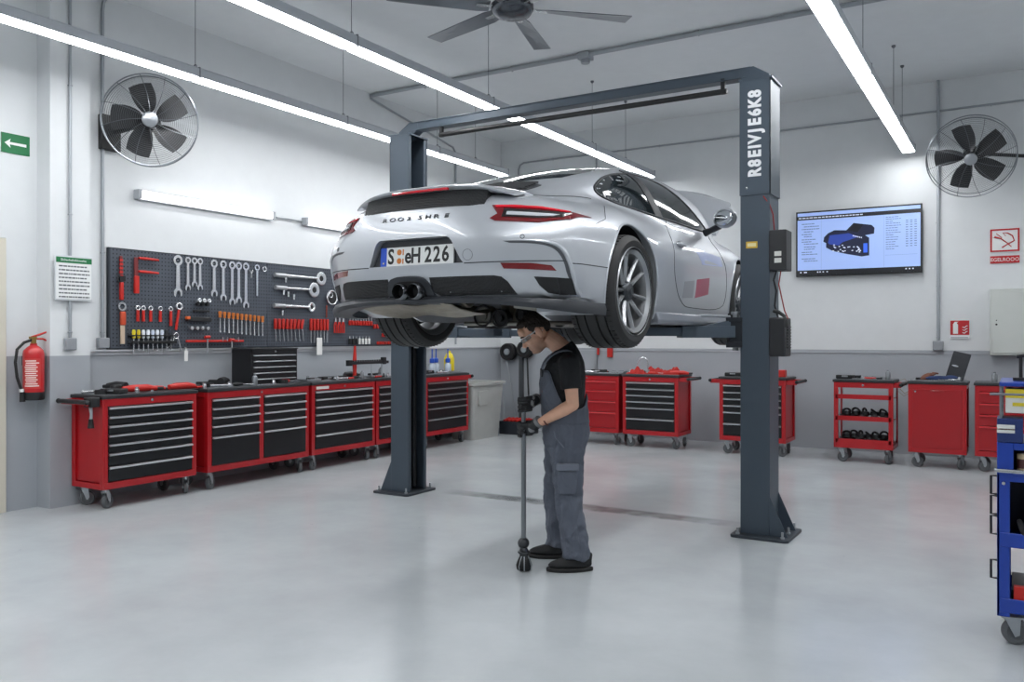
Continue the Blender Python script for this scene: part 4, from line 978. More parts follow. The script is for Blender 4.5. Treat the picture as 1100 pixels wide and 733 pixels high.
for i, y in enumerate((.08, .14, .29)): MB().tube([(.03, y, .0), (.03, y, .04)], .006, 8).build('spare_bit', tool_chrome, t)
t = on_board('hanging_tag', 'small white tag hanging below the board, right of the screwdriver rack', 'tag', 5.67, 1.40); MB().box(.02, .028, -.02, .02, -.14, -.03).build('tag_plate', white_pl, t, bev=.002); MB().tube([(.024, 0, -.03), (.024, 0, 0), (0, 0, 0)], .003, 6).build('string', white_pl, t)
def hexset(y0, y1, z, n_, L, lab, m=red_plastic, hgt=.10, tilt=0, nm='hex_driver', gr='red-handled drivers'):
    for i in range(n_):
        y = y0+(y1-y0)*i/(n_-1); t = on_board(nm, lab % ordn[i].replace('leftmost', 'first'), 'driver', y, z, gr)
        MB().box(.0, .028, -.016, .016, -hgt, .02).build('grip', m, t, bev=.007).matrix_local = RX(-tilt*(i/n_))
        MB().tube([(.014, 0, -hgt), (.014, tilt*.001, -L)], .005, 8).build('shaft', tool_chrome, t)
hexset(6.89, 7.32, 1.70, 8, .24, 'red-handled driver, %s of eight in the block under the torque wrenches', tilt=15)
hexset(7.46, 7.74, 1.71, 6, .27, 'red driver, %s of six in the upright block above the white tag', hgt=.12)
t = on_board('hanging_tag', 'long white tag hanging under the block of six red drivers', 'tag', 7.58, 1.50); MB().box(.03, .04, -.045, .045, -.21, .0).build('tag_plate', white_pl, t, bev=.003)
for i, y in enumerate((7.89, 7.96, 8.03)):
    t = on_board('pliers', 'red-handled pliers, %s of three under the black gauge' % ('left', 'middle', 'right')[i], 'pliers', y, 1.70, 'pliers on the board')
    MB().prism([(-.016, 0), (.016, 0), (.008, .05), (-.008, .05)], 0, .014).build('jaw', tool_chrome, t).matrix_local = BM
    for s in (-1, 1): MB().tube([(s*.006, 0, .008), (s*.02, -.05, .008), (s*.017, -.14, .008)], .009, 8).build('grip', red_plastic, t).matrix_local = BM
t = on_board('gauge', 'round black gauge with a chrome rim on the board left of the car', 'gauge', 7.82, 2.0); MB().torus((0, 0, .015), .085, .012, 28, 8).build('rim', tool_chrome, t).matrix_local = BM; MB().cyl((0, 0, .0), (0, 0, .02), .08, n=28).build('dial', black_pl, t).matrix_local = BM; MB().torus((-.03, .03, .024), .03, .006, 18, 8).build('sub_dial', tool_chrome, t).matrix_local = BM
t = on_board('gauge', 'small chrome ring gauge with a red foot above the black gauge', 'gauge', 7.95, 2.23); MB().torus((0, 0, .01), .05, .013, 22, 8).build('rim', tool_chrome, t).matrix_local = BM; MB().box(-.02, .03, -.10, -.05, 0, .02).build('foot', red_plastic, t, bev=.004).matrix_local = BM
for y, z0, z1, lb, m in ((7.73, 1.75, 1.90, 'thin rust-red pin hanging left of the black gauge\'s lower edge', mat('rust_red', '8a3a2c', .6)), (7.92, 1.73, 1.90, 'thin dark pin hanging below the black gauge', black_metal)):
    tag(MB().tube([(XB+.01, y, z0), (XB+.01, y, z1)], .008, 8).build('punch', m), lb, 'punch')
for i in range(9):
    t = on_board('nut_driver', 'small red nut driver in the upper strip behind the car bumper, %s' % ordn[i], 'driver', 8.15+i*.052, 1.72, 'upper strip of nut drivers'); MB().box(0, .028, -.014, .014, -.06, .0).build('grip', red_plastic, t, bev=.005); MB().tube([(.014, 0, 0), (.014, 0, .05)], .007, 8).build('shaft', tool_chrome, t)
for i in range(7):
    t = on_board('drill_bit', 'white-tipped bit in the lower strip behind the car bumper, %s' % ordn[i], 'bit', 8.15+i*.062, 1.49, 'lower strip of bits'); MB().box(0, .024, -.013, .013, -.075, .0).build('shank', white_pl if i > 2 else black_pl, t, bev=.004); MB().tube([(.012, 0, 0), (.012, 0, .03)], .007, 8).build('tip', tool_chrome, t)
for i in range(5):
    t = on_board('nut_driver', 'red nut driver in the right-hand strip above the rear wheel, %s' % ordn[i], 'driver', 8.63+i*.06, 1.68, 'right-hand strip of nut drivers'); MB().box(0, .028, -.015, .015, -.06, .0).build('grip', red_plastic, t, bev=.005)
for i in range(4):
    t = on_board('nut_driver', 'red nut driver of the short strip beside the rear wheel, %s' % ordn[i], 'driver', 8.80+i*.05, 1.56, 'short strip of nut drivers'); MB().box(0, .028, -.013, .013, -.05, .0).build('grip', red_plastic, t, bev=.005)
for i in range(9):
    t = on_board('bit_holder', 'tiny red bit holder on the board\'s bottom edge behind the wheel, %s' % ordn[i], 'holder', 8.70+i*.055, 1.43, 'bottom strip of bit holders'); MB().box(0, .024, -.014, .014, -.02, .02).build('clip', red_plastic, t, bev=.004)
for i in range(12):
    t = on_board('socket', 'small socket clipped in the top strip behind the bumper, %s' % ordn[i], 'socket', 8.12+i*.055, 1.80, 'top strip of sockets'); MB().cyl((0, 0, 0), (.04, 0, 0), .017, n=12).build('barrel', tool_chrome if i % 3 else black_metal, t)
# ================================================================ things on the cabinets and walls
TZ = ZT+.036
rn = random.Random(11)
def chest():
    t = thing('tool_chest', 'small black tool chest with silver drawer handles on the wide red cabinet', 'tool chest', (-6.93, 6.50, TZ), R(90))
    w = .66; d = .30; h = .375
    b = MB(); b.box(-w/2, w/2, .012, d, 0, h); b.box(-w/2, -w/2+.02, 0, .02, 0, h); b.box(w/2-.02, w/2, 0, .02, 0, h); b.box(-w/2, w/2, 0, .02, h-.05, h); b.box(-w/2, w/2, 0, .02, 0, .02); b.build('body', mat('chest_black', '1a1b1e', .4, .2), t, bev=.004)
    z = h-.055
    for hh in (.063, .063, .063, .063, .062):
        q = MB(); q.box(-w/2+.022, w/2-.022, -.002, .1, z-hh+.003, z-.003); dr = q.build('drawer', drawer_m, t, bev=.002)
        q = MB(); q.box(-w/2+.03, w/2-.03, -.018, -.002, z-.018, z-.006); q.build('handle', alu, dr, bev=.003); z -= hh
    MB().box(-w/2-.006, w/2+.006, -.01, d+.002, h, h+.012).build('lid', black_metal, t, bev=.004)
    MB().cyl((0, -.012, h-.022), (0, 0, h-.022), .01, n=12).build('lock', chrome, t)
chest()
# loose tools scattered over the worktops -------------------------------------------------
blk = black_pl
def k_ratchet(t):
    MB().tube([(-.1, 0, .014), (.06, 0, .014)], [.014, .009], 10).build('handle', tool_chrome, t); MB().lathe([(0, 0), (.022, 0), (.024, .02), (.012, .026), (0, .026)], 16, M=T(.08, 0, .002)).build('head', tool_chrome, t)
def k_pliers(t):
    MB().prism([(-.014, -.01), (.05, -.006), (.05, .006), (-.014, .01)], .002, .018).build('jaw', black_metal, t)
    for s in (-1, 1): MB().tube([(-.01, s*.006, .012), (-.05, s*.022, .012), (-.12, s*.018, .012)], .009, 8).build('grip', red_plastic, t)
def k_driver(t):
    MB().tube([(-.09, 0, .017), (-.06, 0, .017), (0, 0, .017)], [.012, .017, .012], 10).build('grip', red_plastic, t); MB().tube([(0, 0, .017), (.1, 0, .012)], .005, 8).build('shaft', tool_chrome, t)
def k_driver2(t):
    MB().tube([(-.09, 0, .017), (-.06, 0, .017), (0, 0, .017)], [.012, .017, .012], 10).build('grip', blk, t); MB().tube([(0, 0, .017), (.1, 0, .012)], .005, 8).build('shaft', tool_chrome, t)
def k_socket(t): MB().lathe([(0, 0), (.017, 0), (.017, .025), (.013, .03), (.013, .045), (.007, .045), (.007, .03)], 14).build('barrel', tool_chrome, t)
def k_case(t): MB().box(-.09, .09, -.05, .05, 0, .04).build('case_body', blk, t, bev=.008); MB().box(-.03, .03, -.056, -.05, .02, .034).build('latch', alu, t)
def k_wrench(t): o = wrench_mesh(.22, .036).build('shaft', tool_chrome, t); o.matrix_local = T(.1, 0, .006) @ RZ(-90)
def k_gun(t):
    MB().tube([(-.07, 0, .035), (.0, 0, .037), (.07, 0, .035)], [.03, .034, .022], 14).tube([(.07, 0, .035), (.10, 0, .035)], .012, 10).build('housing', blk, t); MB().box(-.06, -.02, -.02, .10, .01, .05).build('grip', blk, t, bev=.01)
def k_redtool(t):
    MB().tube([(-.13, 0, .025), (-.06, 0, .028), (.05, 0, .028), (.12, 0, .02)], [.018, .026, .026, .016], 12).build('housing', red_plastic, t); MB().tube([(.12, 0, .02), (.17, 0, .02)], .012, 10).build('nozzle', black_metal, t)
def k_tray(t): MB().box(-.1, .1, -.06, .06, 0, .008).box(-.1, -.094, -.06, .06, 0, .025).box(.094, .1, -.06, .06, 0, .025).box(-.1, .1, -.06, -.054, 0, .025).box(-.1, .1, .054, .06, 0, .025).build('tray', steel, t); [MB().cyl((rn.uniform(-.07, .07), rn.uniform(-.04, .04), .008), (rn.uniform(-.07, .07), rn.uniform(-.04, .04), .02), .008, n=8).build('bolt', black_metal, t) for _ in range(4)]
def k_roll(t): MB().lathe([(.02, 0), (.045, 0), (.045, .035), (.02, .035), (.02, 0)], 20).build('roll', blk, t)
def k_can(t): MB().lathe([(0, 0), (.025, 0), (.025, .075), (.018, .085), (.012, .088), (.012, .10), (0, .10)], 16).build('can_body', mat('can_grey', '7c8084', .35, .6), t)
def k_rag(t):
    v = []; f = []; N_ = 14
    for i in range(N_):
        for j in range(N_):
            x = (i/(N_-1)-.5); y = (j/(N_-1)-.5); e = max(0, 1-(4*(x*x+y*y))); v.append((x*.24, y*.18, .004+.05*e*(.6+.4*math.sin(9*x+5*y)*math.cos(7*y))))
    o = len(v); v += [(a, b, c-.003) for a, b, c in v]
    for i in range(N_-1):
        for j in range(N_-1): a = i*N_+j; f.append((a, a+N_, a+N_+1, a+1)); f.append((a+o, a+1+o, a+N_+1+o, a+N_+o))
    MB().add(v, f).build('cloth', mat('rag_grey', '3c3f45', .9), t, smooth=60)
KIND = {'ratchet': (k_ratchet, 'ratchet', 'chrome ratchet'), 'pliers': (k_pliers, 'pliers', 'red-handled pliers'), 'screwdriver': (k_driver, 'screwdriver', 'red screwdriver'), 'dark_screwdriver': (k_driver2, 'screwdriver', 'black screwdriver'), 'socket': (k_socket, 'socket', 'chrome socket'), 'small_case': (k_case, 'case', 'small black case'), 'wrench': (k_wrench, 'wrench', 'steel wrench'), 'impact_driver': (k_gun, 'power tool', 'black power driver'), 'inflator': (k_redtool, 'tool', 'red hand tool'), 'parts_tray': (k_tray, 'tray', 'steel parts tray'), 'tape_roll': (k_roll, 'tape', 'black tape roll'), 'spray_can': (k_can, 'can', 'grey can'), 'rag': (k_rag, 'cloth', 'dark grey rag')}
where = {'A': 'on the red cabinet nearest the fire extinguisher', 'B': 'on the wide two-column red cabinet', 'C': 'on the red cabinet with the white name plate', 'D': 'on the cabinet behind the left lift post', 'E': 'on the cabinet beside the grey bin', 'F': 'on the all-red cabinet behind the mechanic', 'G': 'on the cabinet with the red cloth', 'H': 'on the cabinet behind the right lift post', 'I': 'on the open red shelf trolley', 'J': 'on the red single-door cabinet', 'K': 'on the small red cabinet behind the blue trolley'}
def put(kind, cab, u, v, rz, extra, s=1.0):
    c = {'A': cA, 'B': cB, 'C': cC, 'D': cD, 'E': cE, 'F': cF, 'G': cG, 'H': cH, 'I': cI, 'J': cJ, 'K': cK}[cab]; M = Matrix.Translation(c.location) @ Matrix.Rotation(c.rotation_euler.z, 4, 'Z')
    p = M @ Vector((u, v, TZ)); fn, cat, nm = KIND[kind]
    t = thing(kind.replace('dark_', ''), '%s %s, %s' % (nm, where[cab], extra), cat, p, R(rz), 'loose tools on the worktops'); fn(t); t.scale = (s*1.15, s*1.15, s*1.15); return t
L_ = [('small_case', 'A', -.30, .12, 20, 'at its near end'), ('ratchet', 'A', -.36, .30, 70, 'near the push handle'), ('rag', 'A', .10, .30, 40, 'near the wall'), ('impact_driver', 'A', -.12, .35, 200, 'left of the red tool', 1.2), ('inflator', 'A', -.02, .14, 80, 'in the middle', 1.1), ('socket', 'A', .08, .12, 0, 'right of the red tool'), ('socket', 'A', .11, .16, 0, 'behind the other socket'), ('wrench', 'A', .20, .2, 100, 'lying flat'), ('pliers', 'A', .28, .17, 60, 'standing open', 1.3), ('dark_screwdriver', 'A', -.05, .40, 85, 'near the wall'), ('inflator', 'A', .42, .12, 95, 'at its far end', 1.1),
      ('pliers', 'B', -.60, .15, 100, 'at its near end'), ('tape_roll', 'B', -.50, .22, 0, 'left of the spray can'), ('ratchet', 'B', -.42, .12, 70, 'near the front edge'), ('impact_driver', 'B', -.28, .25, 120, 'left of the black chest', 1.2), ('dark_screwdriver', 'B', -.16, .10, 60, 'in front of the black chest'), ('spray_can', 'B', -.02, .08, 0, 'standing in front of the chest'), ('wrench', 'B', .12, .06, 95, 'in front of the chest'), ('socket', 'B', .22, .06, 0, 'at the chest\'s corner'), ('screwdriver', 'B', .50, .12, 80, 'right of the chest', 1.2), ('pliers', 'B', .60, .22, 110, 'at its far end'), ('small_case', 'B', -.36, .40, 85, 'against the wall'),
      ('parts_tray', 'C', -.42, .15, 90, 'at its near end'), ('wrench', 'C', -.25, .12, 100, 'near the name plate'), ('small_case', 'C', -.08, .22, 90, 'in the middle', .9), ('ratchet', 'C', .06, .10, 80, 'near the front edge'), ('tape_roll', 'C', .16, .18, 0, 'beside the red stand'), ('dark_screwdriver', 'C', .38, .12, 85, 'at its far end'), ('impact_driver', 'C', .44, .30, 60, 'near the wall'),
      ('parts_tray', 'D', -.38, .15, 90, 'at its near end'), ('small_case', 'D', -.2, .25, 90, 'left of the lift post'), ('spray_can', 'D', -.05, .30, 0, 'beside the post'), ('wrench', 'D', 0, .10, 80, 'behind the post'),
      ('small_case', 'E', -.15, .25, 90, 'right of the lift post'), ('ratchet', 'E', .05, .12, 80, 'near the front edge'), ('tape_roll', 'E', .22, .30, 0, 'beside the yellow bottle'), ('pliers', 'E', .40, .12, 90, 'at its far end'), ('parts_tray', 'E', .30, .15, 95, 'in front of the bottle'),
      ('small_case', 'F', .1, .2, 0, 'in the middle'), ('wrench', 'F', .28, .12, 10, 'near the front edge'), ('parts_tray', 'F', .36, .28, 5, 'at its right end'), ('dark_screwdriver', 'F', -.1, .12, 0, 'near the mechanic'),
      ('socket', 'G', -.34, .10, 0, 'at its left end'), ('spray_can', 'G', .30, .2, 0, 'right of the red cloth', .9), ('inflator', 'G', .38, .12, 5, 'at its right end', .9),
      ('small_case', 'H', -.28, .15, 5, 'left of the lift post'), ('rag', 'H', -.12, .2, 0, 'behind the lift post'), ('dark_screwdriver', 'H', .16, .12, 0, 'right of the lift post'), ('wrench', 'H', .05, .1, 10, 'hidden by the lift post'),
      ('small_case', 'I', -.22, .15, 0, 'at its left end'), ('wrench', 'I', .0, .1, 5, 'in the middle'), ('parts_tray', 'I', .06, .25, 0, 'behind the wrench'), ('spray_can', 'I', .26, .12, 0, 'at its right end'),
      ('wrench', 'J', -.14, .06, 5, 'near the front edge'), ('tape_roll', 'J', -.2, .2, 0, 'left of the brown glove', .8), ('socket', 'J', .22, .12, 0, 'at its right end'),
      ('spray_can', 'K', -.12, .12, 0, 'at its left end'), ('wrench', 'K', .05, .12, 10, 'beside the can'), ('tape_roll', 'K', .1, .25, 0, 'near the wall')]
L_ += [('tape_roll', 'A', -.40, .16, 0, 'beside the push handle'), ('pliers', 'A', -.28, .24, 130, 'behind the small case'), ('socket', 'A', -.10, .08, 0, 'left of the red tool'), ('screwdriver', 'A', .34, .30, 70, 'near the wall'),
       ('socket', 'B', -.66, .08, 0, 'at its near corner'), ('wrench', 'B', -.52, .35, 80, 'near the wall'), ('socket', 'B', -.34, .10, 0, 'between ratchet and driver'), ('rag', 'B', .58, .12, 20, 'near its far end', .7), ('tape_roll', 'B', .40, .10, 0, 'right of the chest'), ('wrench', 'B', .50, .30, 95, 'near the wall right of the chest'),
       ('socket', 'C', -.30, .30, 0, 'near the wall'), ('pliers', 'C', .26, .10, 100, 'right of the red stand'), ('socket', 'C', -.02, .10, 0, 'near the ratchet'), ('small_case', 'C', -.30, .20, 80, 'behind the wrench', .8), ('spray_can', 'C', .44, .12, 0, 'standing at its far end', .8),
       ('pliers', 'D', -.30, .08, 90, 'near the front edge'), ('socket', 'D', -.12, .12, 0, 'in the middle'), ('tape_roll', 'E', -.05, .35, 0, 'near the wall'), ('socket', 'E', .12, .2, 0, 'in the middle'), ('rag', 'E', .36, .28, 30, 'near the bin'),
       ('pliers', 'F', .2, .3, 10, 'near the wall'), ('ratchet', 'F', .0, .10, 0, 'near the mechanic\'s back'), ('screwdriver', 'G', .05, .08, 0, 'in front of the red cloth'), ('small_case', 'G', -.28, .3, 0, 'near the wall', .8),
       ('ratchet', 'H', .24, .22, 0, 'behind the red box'), ('pliers', 'I', .14, .12, 0, 'right of the wrench'), ('tape_roll', 'I', -.1, .2, 0, 'left of the wrench'), ('ratchet', 'J', .12, .1, 0, 'in front of the laptop'), ('socket', 'K', -.02, .08, 0, 'near the front edge')]
for a in L_: put(*a)
# black box section + handle cluster over the near end of the first cabinet
t = thing('hanging_torch', 'black inspection lamp hanging from the near end of the first red cabinet', 'inspection lamp', (-6.85, 4.30, .0))
MB().box(-.06, .05, .0, .09, .90, .985).build('clamp_head', black_pl, t, bev=.01); MB().tube([(0, .03, .90), (.01, .03, .84), (.005, .03, .80)], [.016, .012, .014], 10).build('neck', steel, t); MB().tube([(.005, .03, .80), (.005, .03, .72)], [.018, .028], 12).build('torch_body', black_pl, t)
# red upright stand with a black crossbar
t = thing('bearing_puller', 'upright red stand with a black toothed crossbar on the worktop', 'puller', (-7.0, 7.86, TZ), R(90))
MB().prism([(-.022, 0), (.022, 0), (.03, .20), (.012, .40), (-.004, .40), (-.03, .20)], -.012, .012, M=RX(90)).build('upright', red_plastic, t, bev=.004)
q = MB(); q.box(-.14, .62, -.03, .0, .17, .205); q.box(-.15, -.08, -.04, .01, .155, .225); q.box(.50, .56, -.04, .01, .16, .25)
for k in range(12): q.cyl((-.04+k*.045, -.015, .205), (-.04+k*.045, -.015, .222), .014, n=8)
q.build('crossbar', black_metal, t, bev=.004); MB().tube([(.30, -.015, .17), (.30, -.015, 0)], .01, 8).tube([(.50, -.015, .17), (.50, -.015, 0)], .012, 8).build('leg', steel, t)
# bottles by the left post
ym = mat('bottle_yellow', 'dcc81e', .4)
t = thing('spray_bottle', 'yellow bottle on the cabinet between lift post and grey bin', 'bottle', (-7.05, 9.93, TZ)); MB().lathe([(0, 0), (.07, 0), (.075, .02), (.075, .20), (.05, .26), (.025, .28), (.025, .31), (0, .31)], 20).build('bottle_body', ym, t, smooth=50)
bl_m = mat('blue_plastic', '2450b4', .35)
for i, (y, x) in enumerate(((9.52, -7.05), (9.68, -7.1), (9.8, -6.98))):
    t = thing('oil_can', 'blue topped clear bottle beside the lift post, %s of three' % ('left', 'middle', 'right')[i], 'bottle', (x, y, TZ), 0, 'blue bottles'); MB().lathe([(0, 0), (.045, 0), (.05, .02), (.045, .12), (.02, .15), (0, .15)], 16).build('bottle_body', mat('clear_grey', 'aab4c0', .2), t, smooth=50); MB().lathe([(.022, .145), (.035, .15), (.035, .2), (.01, .215), (.008, .34), (0, .34)], 14).build('cap', bl_m, t, smooth=50)
# brown glove, blue cloth and laptop on the single door cabinet
t = thing('laptop', 'dark laptop standing open and tilted on the single-door red cabinet', 'laptop', (-.66, 11.02, TZ), R(-8)); q = MB(); q.box(-.095, .095, -.008, .008, 0, .33); o = q.build('screen_back', mat('laptop_dark', '23262c', .4, .3), t, bev=.006); o.rotation_euler = (R(-12), R(14), 0); o.location = (.0, .03, .01)
e = MB().sphere((0, 0, 0), 1, 14, M=T(-.03, -.012, .16) @ SC(.035, .003, .010)).build('oval_badge', mat('badge_grey', 'b8bcc2', .4), o)
MB().box(-.12, .10, -.12, .02, 0, .02).build('keyboard_base', mat('laptop_dark', '23262c', .4, .3), t, bev=.005)
t = thing('work_glove', 'brown leather work glove lying left of the laptop', 'glove', (-.93, 10.93, TZ), R(30)); MB().sphere((0, 0, .035), 1, 14, M=T(0, 0, .04) @ RY(-25) @ SC(.08, .045, .04) @ T(0, 0, -.03)).build('palm', mat('leather_brown', '6a4030', .7), t)
for k in range(4): MB().tube([(.05, -.03+k*.02, .06), (.09, -.03+k*.022, .085), (.12, -.03+k*.022, .08)], [.013, .012, .009], 8).build('finger', mat('leather_brown', '6a4030', .7), t)
t = thing('folded_cloth', 'dark blue cloth bundled in front of the laptop', 'cloth', (-.78, 10.88, TZ)); q = MB(); q.sphere((0, 0, 0), 1, 20, M=T(0, 0, .03) @ SC(.16, .05, .03)); q.sphere((0, 0, 0), 1, 14, M=T(.1, .01, .035) @ SC(.08, .04, .032)); q.build('cloth', mat('cloth_navy', '22345c', .85), t)
# red cloth
def heap(name, label, cat, loc, rx, ry, h, m, seed):
    r_ = random.Random(seed); v = []; f = []; N_ = 26; ph = [r_.uniform(0, 6) for _ in range(6)]
    for i in range(N_):
        for j in range(14):
            x = i/(N_-1)*2-1; y = j/13*2-1; e = max(0, 1-x**4)*max(0, 1-y*y); z = h*e*(.45+.35*math.sin(3.2*x+ph[0])*math.cos(2*y+ph[1])+.2*math.sin(8*x+5*y+ph[2])+.12*math.sin(13*x-9*y+ph[3])); v.append((x*rx, y*ry*(1-.2*x*x), max(.004, z+.005)))
    o = len(v); v += [(a, b, 0) for a, b, c in v]
    for i in range(N_-1):
        for j in range(13): a = i*14+j; f.append((a, a+14, a+15, a+1)); f.append((a+o, a+1+o, a+15+o, a+14+o))
    rim = [j for j in range(14)]+[i*14+13 for i in range(1, N_)]+[(N_-1)*14+j for j in range(12, -1, -1)]+[i*14 for i in range(N_-2, 0, -1)]
    f += [(rim[i], rim[(i+1) % len(rim)], rim[(i+1) % len(rim)]+o, rim[i]+o) for i in range(len(rim))]
    ob = MB().add(v, f).build(name, m, smooth=60); ob.location = loc; return tag(ob, label, cat)
rc = mat('red_cloth', 'a4201a', .85, bump=.2)
heap('shop_towel', 'crumpled red cloth piled on the cabinet under the car\'s rear wheel', 'cloth', (-4.17, 10.93, TZ), .26, .12, .15, rc, 3)
heap('shop_towel', 'low red cloth at the left of the piled red cloth', 'cloth', (-4.55, 10.90, TZ), .13, .10, .10, rc, 8)
t = thing('gooseneck_lamp', 'thin curved steel gooseneck rising behind the red cloth', 'lamp', (-4.37, 10.86, TZ)); MB().tube([(0, 0, .02), (0, 0, .16)]+[(-.07+.07*math.cos(a), 0, .16+.07*math.sin(a)) for a in np.linspace(0, 2.6, 12)]+[(-.165, 0, .13)], .008, 8).build('neck', chrome, t); MB().cyl((0, 0, 0), (0, 0, .06), .022, n=14).build('base', steel, t)
t = thing('parts_box', 'small red box with a white mark on the cabinet right of the lift post', 'box', (-2.62, 10.90, TZ)); MB().box(-.09, .09, -.05, .05, 0, .09).build('box_body', red_plastic, t, bev=.008); MB().box(-.08, -.03, -.054, -.05, .03, .07).build('white_mark', white_pl, t)
# black gear on the shelves of the open trolley
for i, (z, n_, lb) in enumerate(((ZT-.452, 5, 'middle'), (ZB+.063, 6, 'bottom'))):
    for k in range(n_):
        x = -1.60-.21+k*.42/(n_-1); t = thing('machine_part', 'black ribbed part on the red trolley\'s %s shelf, %s from the left' % (lb, ordn[k].replace('leftmost', 'first')), 'machine part', (x, YF2+.15+.04*(k % 2), z), R(37*k), 'black parts on the trolley shelves')
        pm_ = mat('part_black', '17181a', .35, .4); s_ = 1.0
        MB().lathe([(.0, 0), (.055, 0), (.065, .02), (.035, .04), (.058, .055), (.05, .095), (.0, .10)], 16).build('flange', pm_, t); MB().torus((0, 0, 0), .045, .013, 18, 8, M=T(.0, 0, .09) @ RX(40+20*(k % 3))).build('loop', pm_, t); MB().box(-.075, .0, -.02, .035, .0, .06).build('block', mat('part_grey', '4a4c50', .35, .7), t, bev=.006)
t = thing('wire_bundle', 'thin pale wires hanging on the tray between the open trolley and door cabinet', 'wires', (-1.2, 10.8, .9)); MB().tube([(0, 0, .1), (.05, -.02, .12), (.09, -.02, .07)], .005, 6).tube([(0, 0, .0), (.05, -.03, -.05), (.1, -.02, -.02)], .006, 6).tube([(-.02, 0, -.03), (.04, -.02, -.08), (.1, 0, -.05)], .004, 6).build('wire', mat('wire_pale', '8c8678', .6), t)

# ---------------------------------------------------------------- bin, reels, crate in the far corner
binm = mat('bin_grey', 'a9aba8', .6, var=.12, scale=5, bump=.05)
t = thing('waste_bin', 'tall pale grey plastic bin with a flared rim in the corner', 'bin', (-7.02, 10.57, 0))
q = MB()
def ring_(w, d, z): return [(x, y, z) for x, y in rrect(-w/2, w/2, -d/2, d/2, .06, 4)]
prof = [(.40, .72, .0), (.50, .86, .80), (.56, .92, .80), (.56, .92, .84), (.48, .84, .84), (.38, .70, .05)]
rg = [ring_(*p) for p in prof]; nn_ = len(rg[0]); q.add([p for r_ in rg for p in r_], [(i*nn_+j, i*nn_+(j+1) % nn_, (i+1)*nn_+(j+1) % nn_, (i+1)*nn_+j) for i in range(5) for j in range(nn_)]+[tuple(range(nn_)), tuple(5*nn_+j for j in range(nn_))]); q.build('bin_body', binm, t, smooth=40)
MB().box(.235, .262, -.28, -.05, .50, .72).build('moulded_panel', binm, t, bev=.01)
for i, (x, z) in enumerate(((-7.17, 1.27), (-6.85, 1.31))):
    t = thing('cable_reel', 'round black hose reel on the back wall, %s of the pair' % ('left' if i == 0 else 'right'), 'reel', (x, 11.78, z), 0, 'reels in the corner')
    MB().lathe([(.05, -.05), (.14, -.05), (.14, -.035), (.10, -.03), (.10, .03), (.14, .035), (.14, .05), (.05, .05), (.05, -.05)], 28, M=RX(90)).build('drum', black_metal, t, smooth=40); MB().torus((0, 0, 0), .115, .02, 28, 8, M=T(0, -.05, 0) @ RX(90)).build('coiled_hose', rubber, t); MB().cyl((0, -.07, 0), (0, .11, 0), .05, n=18).build('hub', steel, t)
    MB().tube([(.04*(1 if i else -1), -.02, -.1), (.05, .0, -.6), (.06 if i else .14, .02, -1.0 if i else -1.2)], .014, 8).build('feed_pipe', steel if i == 0 else black_metal, t)
tag(MB().box(-7.0, -6.94, 11.82, 11.88, .0, 1.42).build('wall_channel', mat('channel_dark', '54575b', .5, .4)), 'dark vertical channel below the two reels in the corner', 'channel')
tag(MB().tube([(-6.95, 11.3, .02), (-7.25, 11.75, .52)], .014, 8).build('broom_stick', steel), 'steel broom stick leaning into the corner behind the crate', 'broom')
t = thing('floor_crate', 'low black crate holding red things in the far corner', 'crate', (-6.72, 11.35, 0)); MB().box(-.24, .24, -.2, .2, 0, .012).box(-.24, -.225, -.2, .2, 0, .20).box(.225, .24, -.2, .2, 0, .20).box(-.24, .24, -.2, -.185, 0, .20).box(-.24, .24, .185, .2, 0, .20).build('crate_body', mat('crate_navy', '22262e', .5), t, bev=.004)
for k in range(6):
    tag(MB().tube([(-6.9+k*.07, 11.2, .2), (-6.88+k*.07, 11.32, .235), (-6.9+k*.08, 11.45, .20)], .022, 8).build('red_strap', red_plastic), 'red strap end showing over the crate\'s rim, %s from the left' % ordn[k].replace('leftmost', 'first'), 'strap', 'red straps in the crate')
for x, z0, z1, w_, lb in ((-5.60, 1.235, 1.36, .035, 'narrow red tag on the back wall under the car'), (-5.40, 1.20, 1.36, .09, 'wide red tag on the back wall beside the narrow one')):
    tag(MB().box(x-w_/2, x+w_/2, 11.86, 11.885, z0, z1).build('wall_tag', red_plastic, bev=.004), lb, 'tag')

